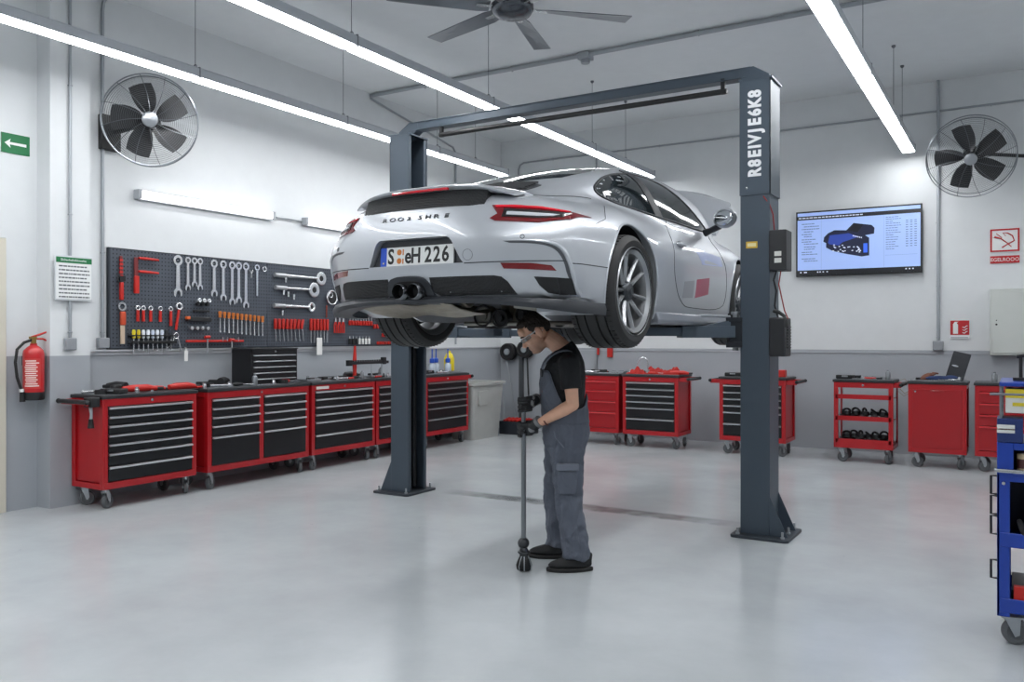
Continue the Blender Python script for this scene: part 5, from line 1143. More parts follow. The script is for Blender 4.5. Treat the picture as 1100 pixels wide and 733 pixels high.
# ---------------------------------------------------------------- fans
def wall_fan(label, c, aim, Rr, arm_to, mount):
    t = thing('wall_fan', label, 'fan', c); a = Vector(aim).normalized(); q = a.to_track_quat('Z', 'Y').to_matrix().to_4x4()
    def put_(o): o.matrix_local = q
    wire = mat('guard_wire', '6e7276', .35, .8)
    m = MB()
    for z in (-.075, .075): m.torus((0, 0, z*.9), Rr, .007, 64, 6)
    g = m.build('guard_rim', mat('guard_steel', '8c9196', .3, .9), t); put_(g)
    m = MB()
    for k in range(19):
        rr = .09+(Rr-.09)*k/19
        zz = .075*.9+.055*(1-(rr/Rr)**2)
        m.torus((0, 0, zz), rr, .0013, 48, 3); m.torus((0, 0, -zz), rr, .0013, 48, 3)
    g = m.build('guard_wires', wire, t); g['kind'] = 'stuff'; put_(g)
    for k in range(12):
        pts = []
        for i in range(9): rr = .06+(Rr-.06)*i/8; b = R(30*k+8*i/8*1.5); pts.append((rr*math.cos(b), rr*math.sin(b), .072+.055*(1-(rr/Rr)**2)))
        o = MB().tube(pts, .003, 5).build('guard_spoke', wire, t); put_(o)
    o = MB().lathe([(0, .03), (.05, .028), (.068, .015), (.07, -.012), (0, -.012)], 28, M=T(0, 0, .12)).build('centre_badge', mat('badge_silver', '9da1a6', .35, .7), t); put_(o)
    o = MB().lathe([(0, .08), (.06, .075), (.075, .03), (.075, -.04), (0, -.04)], 24).build('hub', black_pl, t); put_(o)
    for k in range(5):
        m = MB(); vs = []; fs = []
        for i in range(7):
            u = i/6; rr = .07+(Rr*.82-.07)*u; ca = R(8+6*u); w_ = .05+.07*math.sin(min(1, u*1.1)*PI*.62)
            for j in range(5):
                s = (j/4-.5)*2; b = R(72*k+20)+ca+s*w_/max(rr, .12)*.9
                vs.append((rr*math.cos(b), rr*math.sin(b), .05*s*(1-.4*u)*-1+.01*s*s))
        for i in range(6):
            for j in range(4): x = i*5+j; fs.append((x, x+1, x+6, x+5))
        o_ = len(vs); vs += [(x, y, z-.004) for x, y, z in vs]; fs += [tuple(i+o_ for i in reversed(f)) for f in fs]
        m.add(vs, fs); o = m.build('blade', mat('fan_blade', '2a2b2e', .45), t, smooth=60); put_(o)
    o = MB().lathe([(0, -.02), (.085, -.03), (.09, -.16), (.06, -.22), (0, -.22)], 24).build('motor', black_pl, t); put_(o)
    e = Vector(arm_to)-Vector(c); b0 = -a*.15
    MB().tube([b0, b0*.4+e*.5, e], .022, 10).build('arm', black_pl, t)
    MB().box(*mount).build('wall_mount', black_pl, t, bev=.008)
    return t
cl = Vector((-6.93, 4.97, 3.52))
wall_fan('round wire-guard fan on the left wall, above the fire extinguisher side', cl, (.80, -.62, -.12), .415, (-7.33, 4.88, 3.44), (-.47, -.41, -.22, -.02, -.25, .08))
cr_ = Vector((-.49, 11.25, 3.63))
wall_fan('round wire-guard fan on the back wall at the photo\'s right edge', cr_, (.02, -.88, -.42), .47, (.45, 11.82, 3.62), (.86, 1.0, .50, .645, -.2, .2))
# ceiling fan with six broad blades
t = thing('ceiling_fan', 'large six-bladed grey ceiling fan above the silver car', 'ceiling fan', (-3.75, 6.22, 4.35))
MB().lathe([(0, -.09), (.10, -.085), (.16, -.06), (.185, -.02), (.185, .02), (.15, .05), (.06, .07), (0, .07)], 36).build('motor_housing', mat('fan_dark_steel', '5a5e64', .25, .9), t, smooth=40)
MB().cyl((0, 0, .06), (0, 0, .34), .025, n=16).lathe([(0, .40), (.08, .40), (.07, .35), (.03, .32), (0, .32)], 24).build('down_rod', mat('fan_dark_steel', '5a5e64', .25, .9), t, smooth=40)
fb = mat('fan_blade_grey', '85898e', .3, .7)
for k in range(6):
    a = 45+60*k; m = MB(); vs = []
    for u, w_ in ((.20, .05), (.30, .075), (.6, .08), (1.07, .085)):
        for s in (-1, 1): vs.append((u, s*w_, .0+s*.022*(1.2-u)))
    vs2 = [(x, y, z-.008) for x, y, z in vs]; fs = [(0, 2, 3, 1), (2, 4, 5, 3), (4, 6, 7, 5)]; fs += [tuple(i+8 for i in reversed(f)) for f in fs]; rim = [0, 2, 4, 6, 7, 5, 3, 1]; fs += [(rim[i], rim[(i+1) % 8], rim[(i+1) % 8]+8, rim[i]+8) for i in range(8)]
    m.add(vs+vs2, fs, M=RZ(a)); b = m.build('blade', fb, t, smooth=0); MB().box(.12, .32, -.03, .03, -.012, -.004, M=RZ(a)).build('blade_iron', chrome, b)

# ---------------------------------------------------------------- conduits and boxes
def conduit(label, pts, r=.014, clips=(), box=None, name='conduit'):
    t = thing(name, label, 'conduit', (0, 0, 0)); MB().tube(pts, r, 10).build('pipe', steel, t)
    for c, ax in clips:
        q = MB(); q.torus((0, 0, 0), r+.003, .005, 16, 6, M=T(*c) @ (Matrix.Identity(4) if ax == 'z' else (RX(90) if ax == 'y' else RY(90)))); q.sphere((c[0], c[1], c[2]), .008, 8); q.build('clip', steel, t)
    if box: x0, x1, y0, y1, z0, z1 = box; bx = MB().box(*box).build('junction_box', mat('box_grey', '8f9398', .5), t, bev=.008)
    return t
conduit('vertical steel conduit on the pillar behind the white notice', [(-7.25, 4.39, 1.50), (-7.25, 4.39, CZ)], clips=[((-7.25, 4.39, z), 'z') for z in (1.55, 2.6, 3.75)], box=(-7.27, -7.22, 4.34, 4.44, 1.39, 1.50))
conduit('vertical steel conduit between the pillar and the tool board', [(-7.38, 4.785, 1.50), (-7.38, 4.785, 4.58), (-7.365, 4.785, 4.65), (-7.32, 4.785, 4.70), (-7.24, 4.785, 4.72), (-5.0, 4.785, 4.725)], r=.016, clips=[((-7.38, 4.785, z), 'z') for z in (1.55, 2.3)], box=(-7.4, -7.35, 4.73, 4.84, 1.40, 1.50))
conduit('steel conduit from the ceiling corner down behind the left lift post', [(-7.38, 8.6, 4.68), (-7.38, 10.5, 4.40), (-7.38, 10.57, 4.32), (-7.38, 10.57, 1.4)], clips=[((-7.38, 10.57, z), 'z') for z in (3.2, 3.9)])
ct = conduit('thick steel conduit crossing the ceiling beside the ceiling fan', [(-7.38, 8.6, 4.715), (XR, 8.66, 4.715)], r=.026, clips=[((x, 8.62, 4.715), 'x') for x in (-6.5, -5.2, -2.9, -1.7, -.6)]); MB().box(-4.30, -4.16, 8.56, 8.70, 4.66, 4.74).cyl((-4.23, 8.63, 4.62), (-4.23, 8.63, 4.66), .05, n=16).build('junction_box', steel, ct, bev=.006)
conduit('long horizontal steel conduit high on the back wall', [(-7.04, 11.88, 3.0), (-7.04, 11.88, 4.26), (-7.01, 11.88, 4.33), (-6.94, 11.88, 4.36), (XR, 11.88, 4.37)], clips=[((x, 11.88, 4.36), 'x') for x in (-6.4, -5.7, -4.6, -3.5, -2.4, -1.3, -.3)])
conduit('short vertical conduit dropping from the back wall\'s horizontal conduit behind the car', [(-5.63, 11.87, 4.36), (-5.63, 11.87, .0)])
conduit('vertical steel conduit right of the wall screen', [(-.88, 11.87, 1.45), (-.88, 11.87, CZ)], r=.018, clips=[((-.88, 11.87, z), 'z') for z in (1.5, 2.15, 2.95)], box=(-.94, -.82, 11.83, 11.90, 1.34, 1.46))
# ---------------------------------------------------------------- extinguisher
t = thing('fire_extinguisher', 'red fire extinguisher with black hose hanging on the left wall', 'fire extinguisher', (-7.33, 4.11, .96))
er = mat('extinguisher_red', 'b8141a', .3, coat=.6)
MB().lathe([(0, .0), (.078, .0), (.085, .01), (.085, .07)], 32, cap=False).build('boot', black_pl, t)
MB().lathe([(.083, .06), (.084, .40), (.078, .43), (.05, .46), (.028, .475), (.028, .49), (0, .49)], 32).build('cylinder', er, t, smooth=50)
q = MB(); q.lathe([(.0848, .10), (.0848, .36)], 10, arc=95, M=RZ(-85)); lb_ = q.build('label', mat('ext_label', 'c43a38', .4), t)
q = MB()
for k in range(13): z = .12+.018*k; q.lathe([(.0853, z), (.0853, z+.009)], 8, arc=80-(k*37 % 25), M=RZ(-80+(k*13 % 9)))
q.build('label_text', mat('ext_text', 'ead8d4', .5), lb_)['kind'] = 'stuff'
MB().cyl((0, 0, .49), (0, 0, .53), .022, n=16).box(-.02, .02, -.03, .02, .53, .55).build('valve', mat('brass', 'a88a50', .35, .9), t)
MB().tube([(0, -.02, .545), (0, .06, .57), (0, .14, .60)], [.009, .010, .006], 8).tube([(0, -.02, .53), (0, .08, .53), (0, .15, .50)], [.008, .009, .006], 8).build('lever', red_plastic, t)
MB().tube([(0, -.02, .52), (.0, -.08, .50), (0, -.14, .44), (0, -.155, .33), (0, -.14, .20), (.0, -.10, .08)], .012, 10).build('hose', rubber, t)
MB().tube([(0, -.10, .09), (0, -.095, -.01)], [.016, .024], 12).build('nozzle', black_pl, t); MB().tube([(0, -.103, .10), (0, -.101, .075)], .02, 12).build('nozzle_collar', white_pl, t)
MB().box(-.13, -.08, -.03, .03, .30, .38).build('wall_bracket', black_metal, t)
# ---------------------------------------------------------------- signs
gm = mat('sign_green', '0c6b3c', .5); wm_ = mat('sign_white', 'e4e6e6', .5); rm_ = mat('sign_red', 'b81a22', .5)
t = thing('exit_sign', 'green sign with a white arrow pointing left on the left wall', 'sign', (-7.465, 4.03, 3.18)); MB().box(-.004, .004, -.12, .12, -.085, .085).build('panel', gm, t); MB().prism([(-.095, 0), (-.045, .038), (-.052, .010), (.09, .012), (.09, -.012), (-.052, -.010), (-.045, -.038)], .004, .006, M=BM).build('arrow', wm_, t)
t = thing('notice_board', 'framed white notice with a green header on the pillar', 'notice', (-7.232, 4.415, 2.03)); MB().box(-.008, .0, -.175, .175, -.20, .20).build('backing', mat('acrylic_grey', 'c8ccd0', .3), t, bev=.003); MB().box(0, .003, -.165, .165, -.185, .185).build('sheet', wm_, t); MB().box(.003, .005, -.165, .165, .135, .185).build('header', gm, t)
MB().text('SIcherheltshlnwelse', .03, BM @ T(-.005, .160, .0052), ext=.0006).build('header_text', wm_, t)
for k in range(9):
    z = .105-k*.034; q = MB(); x = -.14; r_ = random.Random(k)
    while x < (.14 if k % 3 else .10): w_ = r_.uniform(.012, .04); q.box(.003, .0045, x, min(x+w_, .145), z-.006, z+.006); x += w_+.006
    o = q.build('text_line', mat('print_dark', '5a5e64', .6), t); o['kind'] = 'stuff'
# back wall signs
Wm = Matrix(((1, 0, 0, 0), (0, 0, -1, 0), (0, 1, 0, 0), (0, 0, 0, 1)))                  # xy drawing -> wall facing -y
t = thing('warning_sign', 'white sign with a red frame and red crossed-tools drawing', 'sign', (-.155, 11.89, 2.69)); MB().prism([(-.16, -.145), (.16, -.145), (.16, .145), (-.16, .145)], 0, .004, M=Wm).build('panel', wm_, t)
MB().prism([(-.155, -.14), (.155, -.14), (.155, -.12), (-.155, -.12)], .004, .007, M=Wm).prism([(-.155, .12), (.155, .12), (.155, .14), (-.155, .14)], .004, .007, M=Wm).prism([(-.155, -.12), (-.135, -.12), (-.135, .12), (-.155, .12)], .004, .007, M=Wm).prism([(.135, -.12), (.155, -.12), (.155, .12), (.135, .12)], .004, .007, M=Wm).build('frame', rm_, t)
q = MB(); q.tube([(-.11, .045, .006), (-.04, .02, .006), (.03, -.04, .006), (.07, -.085, .006)], [.012, .008, .006, .005], 6, M=Wm); q.tube([(-.03, -.09, .006), (.03, -.05, .006), (.10, -.01, .006), (.08, .05, .006), (.03, .085, .006), (-.02, .09, .006), (.01, .05, .006)], [.009, .007, .008, .008, .007, .006, .004], 6, M=Wm); q.tube([(-.09, .085, .006), (-.03, .03, .006)], .005, 6, M=Wm); q.build('symbol', rm_, t)
t = thing('caption_sign', 'narrow red sign with white capital letters under the framed sign', 'sign', (-.155, 11.89, 2.455)); MB().prism([(-.155, -.045), (.155, -.045), (.155, .045), (-.155, .045)], 0, .005, M=Wm).build('panel', rm_, t); MB().text('EGELROOO', .062, Wm @ T(0, -.002, .006) @ SC(.92, 1, 1), ext=.001).build('sign_text', wm_, t)
t = thing('extinguisher_sign', 'small red and white fire extinguisher sign beside the junction box', 'sign', (-.64, 11.89, 1.61)); MB().prism([(-.11, -.125), (.11, -.125), (.11, .11), (-.11, .11)], 0, .004, M=Wm).build('panel', wm_, t); MB().prism([(-.105, -.075), (.105, -.075), (.105, .105), (-.105, .105)], .004, .006, M=Wm).build('red_field', rm_, t)
MB().prism([(-.075, -.06), (-.02, -.06), (-.02, .055), (-.035, .075), (-.015, .09), (-.055, .09), (-.075, .06)], .006, .008, M=Wm).build('bottle_symbol', wm_, t)
for k in range(3): MB().tube([(.03, -.045+k*.035, .007), (.05, -.055+k*.035, .007), (.07, -.035+k*.035, .007), (.085, -.03+k*.035, .007)], .006, 6, M=Wm).build('flame_symbol', wm_, t)
MB().prism([(-.1, -.115), (.09, -.115), (.09, -.10), (-.1, -.10)], .004, .0055, M=Wm).build('small_print', mat('print_grey', 'a0a4a8', .6), t)
t = thing('wall_cabinet', 'pale grey wall-mounted metal cabinet at the photo\'s right edge', 'wall cabinet', (.12, 11.9, 1.69)); MB().box(-.43, .43, -.16, 0, -.40, .40).build('body', mat('cabinet_pale', 'c6cac6', .45), t, bev=.004); d_ = MB().box(-.405, .405, -.172, -.16, -.375, .375).build('door', mat('cabinet_pale', 'c6cac6', .45), t, bev=.003); MB().cyl((-.36, -.18, -.03), (-.36, -.17, -.03), .012, n=12).cyl((-.36, -.178, .02), (-.36, -.17, .02), .007, n=10).build('lock', black_metal, d_)
# ---------------------------------------------------------------- wall screen
scr_w, scr_h = 1.55, .88
t = thing('wall_screen', 'large flat screen on the back wall showing a dark blue car', 'screen', (-1.83, 11.80, 2.765))
MB().box(-scr_w/2, scr_w/2, 0, .045, -scr_h/2, scr_h/2).build('bezel', mat('bezel_black', '0e0f12', .3), t, bev=.004)
MB().box(-.3, .3, .045, .095, -.2, .2).build('wall_bracket', black_metal, t)
def em(name, h, s): return mat(name, h, .3, emit=s, var=0)
def scr(poly, z0, m, name='graphic', par=None): return MB().prism(poly, z0, z0+.0006, M=Wm).build(name, m, par)
E1 = .10
sb = scr([(-.755, -.415), (.755, -.415), (.755, .42), (-.755, .42)], .001, em('screen_blue', '9fb8ee', E1), 'display', t)
def R_(x0, x1, z0, z1): return [(x0, z0), (x1, z0), (x1, z1), (x0, z1)]
scr(R_(-.755, .755, .325, .375), .002, em('screen_bar', '14161c', E1), 'title_bar', sb); scr(R_(-.755, .755, -.415, -.355), .002, em('screen_bar', '14161c', E1), 'task_bar', sb)
scr(R_(-.448, -.445, -.35, .32), .002, em('screen_line', '7f93c0', E1), 'divider', sb); scr(R_(.325, .328, -.35, .32), .002, em('screen_line', '7f93c0', E1), 'divider', sb); scr(R_(.34, .72, -.20, -.196), .002, em('screen_line', '7f93c0', E1), 'divider', sb)
r_ = random.Random(4); q = MB()
for z in [.27, .235, .20, .165, .13, .10, .06, .03, -.0, -.04, -.07, -.11, -.14, -.20, -.23]:
    x = -.70+r_.choice((0, .03)); w_ = r_.uniform(.1, .2)
    while w_ > 0: a = r_.uniform(.015, .05); q.prism(R_(x, x+a, z-.005, z+.005), .002, .0026, M=Wm); x += a+.006; w_ -= a+.006
for z in [.29, .265, .235, .21, .18, .15, .12, .09, .06, .03, .0, -.03, -.06, -.09, -.12]:
    x = .35; w_ = r_.uniform(.06, .18)
    while w_ > 0: a = r_.uniform(.015, .05); q.prism(R_(x, x+a, z-.004, z+.004), .002, .0026, M=Wm); x += a+.006; w_ -= a+.006
    for xx in (.585, .635, .685):
        if -.1 < z < .24: q.prism(R_(xx, xx+.028, z-.005, z+.005), .002, .0026, M=Wm)
o = q.build('text_lines', em('screen_text', '5b6c96', E1), sb); o['kind'] = 'stuff'
q = MB(); x = -.74
while x < .05: a = r_.uniform(.02, .05); q.prism(R_(x, x+a, .345, .357), .0026, .0032, M=Wm); x += a+.01
for x in (-.72, -.67, -.65, -.5, -.47, -.43, -.38, .58, .62, .66): q.prism(R_(x, x+.018, -.39, -.375), .0026, .0032, M=Wm)
o = q.build('menu_text', em('screen_white', 'dfe6f8', E1), sb); o['kind'] = 'stuff'
scr([(-.42, .02), (-.41, .08), (-.36, .13), (-.28, .165), (-.13, .155), (-.04, .245), (.18, .205), (.215, .165), (.21, .09), (.10, .075), (.15, .04), (.15, -.19), (.06, -.20), (-.12, -.16), (-.30, -.11), (-.385, -.06), (-.385, .0)], .002, em('shot_navy', '161c38', E1), 'car_picture', sb)
scr([(-.11, .15), (-.03, .235), (.08, .215), (.01, .12)], .003, em('shot_glass', '0c0e18', E1), 'picture_windscreen', sb)
scr([(-.36, .0), (-.34, .10), (-.1, .115), (.02, .06), (-.18, .0), (-.22, -.04), (-.34, -.02)], .003, em('shot_blue', '2c459e', E1), 'picture_bonnet', sb)
scr([(.08, -.15), (.13, -.15), (.13, -.03), (.08, -.03)], .003, em('shot_bright', '3b6af0', E1), 'picture_panel', sb)
q = MB()
for k in range(26): x = -.32+r_.uniform(0, .36); z = -.10+r_.uniform(-.02, .07)-(x+.32)*.12; q.prism(R_(x, x+.02, z, z+.012), .0032, .0038, M=Wm)
for k in range(6): x = -.05+k*.02; q.prism(R_(x, x+.012, .07-k*.006, .085-k*.006), .0032, .0038, M=Wm)
o = q.build('picture_glints', em('screen_white', 'dfe6f8', E1), sb); o['kind'] = 'stuff'
# ---------------------------------------------------------------- blue trolley at the right edge
blue = mat('blue_powder_coat', '123a9c', .38, coat=.2)
t = thing('blue_trolley', 'tall blue shelf trolley at the photo\'s right edge, loaded with boxes', 'trolley', (-.095, 4.75, 0), R(0))
W_, D_ = .70, .50; zb = .14
for x in (0, W_-.055): MB().box(x, x+.055, 0, .012, zb, .97).box(x, x+.055, D_-.012, D_, zb, .97).box(x if x == 0 else x+.043, x+.012 if x == 0 else x+.055, 0, D_, zb, .97).build('side_frame', blue, t, bev=.003)
for z, lip in ((zb+.02, .07), (.48, .07), (.80, .04)):
    MB().box(.01, W_-.01, .004, D_-.01, z, z+.008).box(.01, W_-.01, -.003, .008, z, z+lip).box(.01, W_-.01, D_-.012, D_-.002, z, z+lip).build('shelf', blue, t, bev=.003)
MB().box(0, .07, -.005, .01, .835, .99).box(.07, W_, -.005, .01, .955, .99).box(.07, W_, -.005, .01, .825, .842).box(0, W_, .01, D_, .975, .988).box(0, .012, .0, D_, .835, .99).box(W_-.012, W_, .0, D_, .835, .99).build('window_tray', blue, t, bev=.003)
MB().box(.01, W_-.01, 0, D_, 1.262, 1.285).build('top_tray', blue, t, bev=.006)
for xa in (.01, W_-.03): MB().box(xa, xa+.012, .02, D_-.02, .99, 1.262).build('tray_post', mat('trolley_grey', '7e8288', .4, .4), t)
MB().tube([(-.01, -.03, .855), (W_, -.03, .855)], .010, 10).build('front_rail', chrome, t)
MB().tube([(-.03, -.03, 1.226), (W_*.6, -.03, 1.226)], .006, 10).build('upper_rail', mat('trolley_grey', '7e8288', .4, .4), t)
for z in (.30, .52, .62, .72): MB().tube([(0, .10, z), (-.028, .10, z), (-.028, .10, z+.09), (0, .10, z+.09)], .006, 8).build('side_hook', black_metal, t)
for z in (.92, .79): MB().cyl((.028, -.004, z), (.028, .002, z), .008, n=12).build('bolt', chrome, t)
for i, (x, y) in enumerate(((.06, .05), (W_-.06, .05), (.06, D_-.06), (W_-.06, D_-.06))):
    c = MB(); M = T(x, y, 0) @ RZ((15, 40, 10, 70)[i]); c.box(-.05, .05, -.04, .04, zb-.008, zb, M=M)
    for s in (-1, 1): c.prism([(-.035, zb-.01), (.035, zb-.01), (.03, .05), (.01, .04)], s*.026-.002, s*.026+.002, M=M @ RX(90))
    ca = c.build('caster', caster_m, t); MB().lathe([(.012, -.016), (.035, -.016), (.042, -.022), (.058, -.02), (.062, -.01), (.062, .01), (.058, .02), (.042, .022), (.035, .016), (.012, .016)], 28, M=M @ T(.018, 0, .062) @ RX(90)).build('caster_wheel', wheel_m, ca, smooth=40)
tx, ty = -.095, 4.75
def bx(name, label, cat, x, y, z, w_, d_, h_, m, parts=()):
    o = thing(name, label, cat, (tx+x, ty+y, z)); MB().box(0, w_, 0, d_, 0, h_).build('carton', m, o, bev=.003)
    for (x0, x1, z0, z1, mm) in parts: MB().box(x0, x1, -.002, .002, z0, z1).build('printed_label', mm, o)
    return o
yl = mat('print_yellow', 'd9c531', .5); wh = mat('print_white', 'd6d8d4', .5); nb = mat('carton_navy', '1b2f66', .45)
bx('parts_box', 'white and yellow printed box, topmost in the blue trolley\'s upper rack', 'box', .035, .02, 1.132, .32, .2, .118, wh, ((0.0, .32, .075, .118, yl), (.03, .22, .035, .052, yl), (.2, .3, .01, .02, mat('print_dark', '5a5e64', .6))))
bx('parts_box', 'navy carton with a pale label at the blue trolley\'s left front edge', 'box', .0, -.01, .992, .11, .16, .115, nb, ((.0, .075, .045, .085, wh), (.0, .075, .06, .066, mat('print_orange', 'c96a50', .5))))
bx('parts_box', 'navy carton with a red emblem beside the pale-labelled carton', 'box', .115, -.005, .992, .24, .18, .125, nb, ((.01, .07, .04, .085, mat('print_orange', 'c96a50', .5)), (.09, .2, .02, .1, mat('carton_dark', '15182a', .5))))
bx('parts_box', 'small yellow box lying on the bottom shelf of the blue trolley', 'box', .15, .05, .262, .10, .12, .10, mat('carton_yellow', 'd2b820', .5), ((.02, .08, .03, .06, wh),))
bx('parts_bin', 'black plastic bin filling the bottom shelf of the blue trolley', 'bin', .06, .06, zb+.03, .56, .38, .09, black_pl)
bx('parts_box', 'red box standing on the bottom shelf of the blue trolley', 'box', .07, .015, zb+.03, .05, .04, .12, red_plastic)
bx('parts_box', 'blue and white carton on the middle shelf of the blue trolley', 'box', .12, .09, .51, .16, .16, .20, nb, ((.02, .14, .03, .09, wh), (.03, .12, .12, .18, mat('print_pale_blue', '8fa6d8', .5))))
bx('parts_bin', 'dark bin at the back of the blue trolley\'s middle shelf', 'bin', .05, .30, .51, .6, .16, .26, mat('carton_dark', '15182a', .5))
bx('parts_bin', 'dark bin at the back of the blue trolley\'s third shelf', 'bin', .05, .30, .81, .6, .16, .14, mat('carton_dark', '15182a', .5))
for k in range(4):
    o = thing('tin', 'small printed tin on the blue trolley\'s third shelf, %s from the left' % ordn[k].replace('leftmost', 'first'), 'tin', (tx+.115+k*.07, ty+.05, .845), 0, 'tins on the blue trolley'); MB().lathe([(0, 0), (.03, 0), (.032, .004), (.032, .085), (.03, .09), (0, .09)], 20).build('tin_body', mat('tin_beige', 'b8a888', .4), o, smooth=40); MB().lathe([(.0325, .02), (.0325, .065)], 20).build('tin_band', mat('tin_band', '4a2a2a', .4), o)
o = thing('coiled_tube', 'dark coiled hose lying on the middle shelf of the blue trolley', 'hose', (tx+.09, ty+.05, .50)); MB().torus((0, 0, .0), .045, .012, 24, 8, M=T(.02, 0, .06) @ RY(70)).build('coil', rubber, o)
o = thing('hand_pump', 'dark steel pump fitting standing on top of the blue trolley', 'pump', (tx+.10, ty+.16, 1.286)); MB().cyl((0, 0, 0), (0, 0, .015), .035, n=18).cyl((0, 0, .015), (0, 0, .12), .008, n=12).tube([(-.018, 0, .12), (.028, 0, .125)], .009, 10).build('pump_body', black_metal, o); MB().tube([(.03, 0, .02), (.03, 0, .12)], .01, 8).build('side_tube', steel, o)
for k in range(3):
    o = thing('spray_can', 'short dark can on top of the blue trolley behind the pump, %s' % ordn[k], 'can', (tx+.20+k*.07, ty+.25, 1.286), 0, 'cans on the blue trolley'); MB().lathe([(0, 0), (.026, 0), (.026, .06), (.015, .075), (0, .08)], 16).build('can_body', nb if k % 2 else black_metal, o, smooth=40)
# ================================================================ the mechanic (local: +x is where he faces, +y his left, origin on the floor)
skin = mat('skin', 'd6a68c', .5, var=.10, scale=30, bump=.05, bscale=90)
skin.node_tree.nodes['Principled BSDF'].inputs['Subsurface Weight'].default_value = .08
skin.node_tree.nodes['Principled BSDF'].inputs['Subsurface Radius'].default_value = (.02, .008, .004)
def add_wrinkle(m, s=14, d=.012, st=.6):
    nt = m.node_tree; n = nt.nodes; l = nt.links; tc = n.new('ShaderNodeTexCoord'); nz = n.new('ShaderNodeTexNoise'); nz.inputs['Scale'].default_value = s; nz.inputs['Detail'].default_value = 3; nz.inputs['Distortion'].default_value = 1.2
    mp = n.new('ShaderNodeMapping'); mp.inputs['Scale'].default_value = (1, 1, .55); l.new(tc.outputs['Object'], mp.inputs['Vector']); l.new(mp.outputs[0], nz.inputs['Vector'])
    b = n.new('ShaderNodeBump'); b.inputs['Strength'].default_value = st; b.inputs['Distance'].default_value = d; l.new(nz.outputs['Fac'], b.inputs['Height']); l.new(b.outputs['Normal'], n['Principled BSDF'].inputs['Normal'])
    return m
grey_cloth = add_wrinkle(mat('overall_grey', '565c68', .85, var=.08), 11, .03, .8)
grey_light = add_wrinkle(mat('strap_grey', '6d7380', .8), 20, .01, .4)
black_cloth = add_wrinkle(mat('shirt_black', '15171b', .85), 12, .025, .7)
glove_m = add_wrinkle(mat('glove_black', '1e2023', .55), 40, .008, .6); glove_g = mat('glove_grey', '77797c', .6)
hair_m = mat('hair_dark', '2a211c', .75, var=.3, scale=120, bump=.6, bscale=220)
MAN = Vector((-2.60, 4.91, 0)); MROT = math.atan2(-.5165, -.856)
man = thing('person', 'person in grey bib overalls and black t-shirt, looking down, holding a long steel bar', 'person', MAN, MROT)
def remesh(o, vox, sm=6, fac=.5):
    r = o.modifiers.new('r', 'REMESH'); r.mode = 'VOXEL'; r.voxel_size = vox; r.use_smooth_shade = True
    if sm: s = o.modifiers.new('s', 'SMOOTH'); s.iterations = sm; s.factor = fac
    return o
def ell(m, c, r, M=None, n=20):
    X_ = T(*c) @ SC(*r); m.sphere((0, 0, 0), 1, n, M=X_ if M is None else M @ X_); return m
HM = T(.152, 0, 1.530) @ RY(36) @ RZ(6) @ SC(1.05)
torso = [(.80, -.045, .125, .165), (.88, -.045, .142, .175), (.96, -.042, .138, .168), (1.04, -.036, .135, .160), (1.12, -.030, .138, .168), (1.20, -.030, .142, .182), (1.28, -.035, .138, .192), (1.34, -.043, .122, .185), (1.39, -.048, .098, .14), (1.42, -.045, .075, .09)]
def loft(m, rings, grow=0, n=28, cap=True, zs=None):
    vs = []
    for z, cx, a, b in rings:
        for j in range(n): t = 2*PI*j/n; c_, s_ = math.cos(t), math.sin(t); e = 2/2.4; vs.append((cx+(a+grow)*math.copysign(abs(c_)**e, c_), (b+grow)*math.copysign(abs(s_)**e, s_), z))
    k = len(rings); fs = [(i*n+j, i*n+(j+1) % n, (i+1)*n+(j+1) % n, (i+1)*n+j) for i in range(k-1) for j in range(n)]
    if cap: fs += [tuple(range(n-1, -1, -1)), tuple((k-1)*n+j for j in range(n))]
    return m.add(vs, fs)
SHL, ELL, WRL = (-.055, .175, 1.335), (-.075, .215, 1.075), (.135, .165, .955)
SHR, ELR, WRR = (-.035, -.175, 1.335), (-.01, -.23, 1.10), (.145, .0, 1.095)
b = MB(); loft(b, torso, -.018)
b.tube([(-.055, 0, 1.36), (-.03, 0, 1.42), (.03, 0, 1.475), (.085, 0, 1.505)], [.075, .064, .060, .062], 18)
for S_, E_, W_2, sg in ((SHL, ELL, WRL, 1), (SHR, ELR, WRR, -1)):
    S_, E_, W_2 = Vector(S_), Vector(E_), Vector(W_2)
    b.sphere(S_, .058, 14); b.tube([S_-Vector((0, sg*.05, 0)), S_, S_.lerp(E_, .35), S_.lerp(E_, .7), E_], [.05, .054, .050, .043, .040], 16); b.sphere(E_, .041, 14)
    b.tube([E_, E_.lerp(W_2, .25), E_.lerp(W_2, .6), W_2], [.040, .043, .036, .027], 16); b.sphere(W_2, .028, 12)
for pts in ([(-.045, .085, .86), (-.052, .10, .66), (-.055, .11, .52), (-.062, .115, .40), (-.080, .125, .28), (-.10, .132, .10)], [(-.02, -.085, .86), (.0, -.13, .64), (.008, -.155, .50), (.008, -.17, .38), (-.002, -.18, .26), (-.008, -.195, .10)]):
    b.tube(pts, [.085, .075, .055, .055, .056, .040], 16)
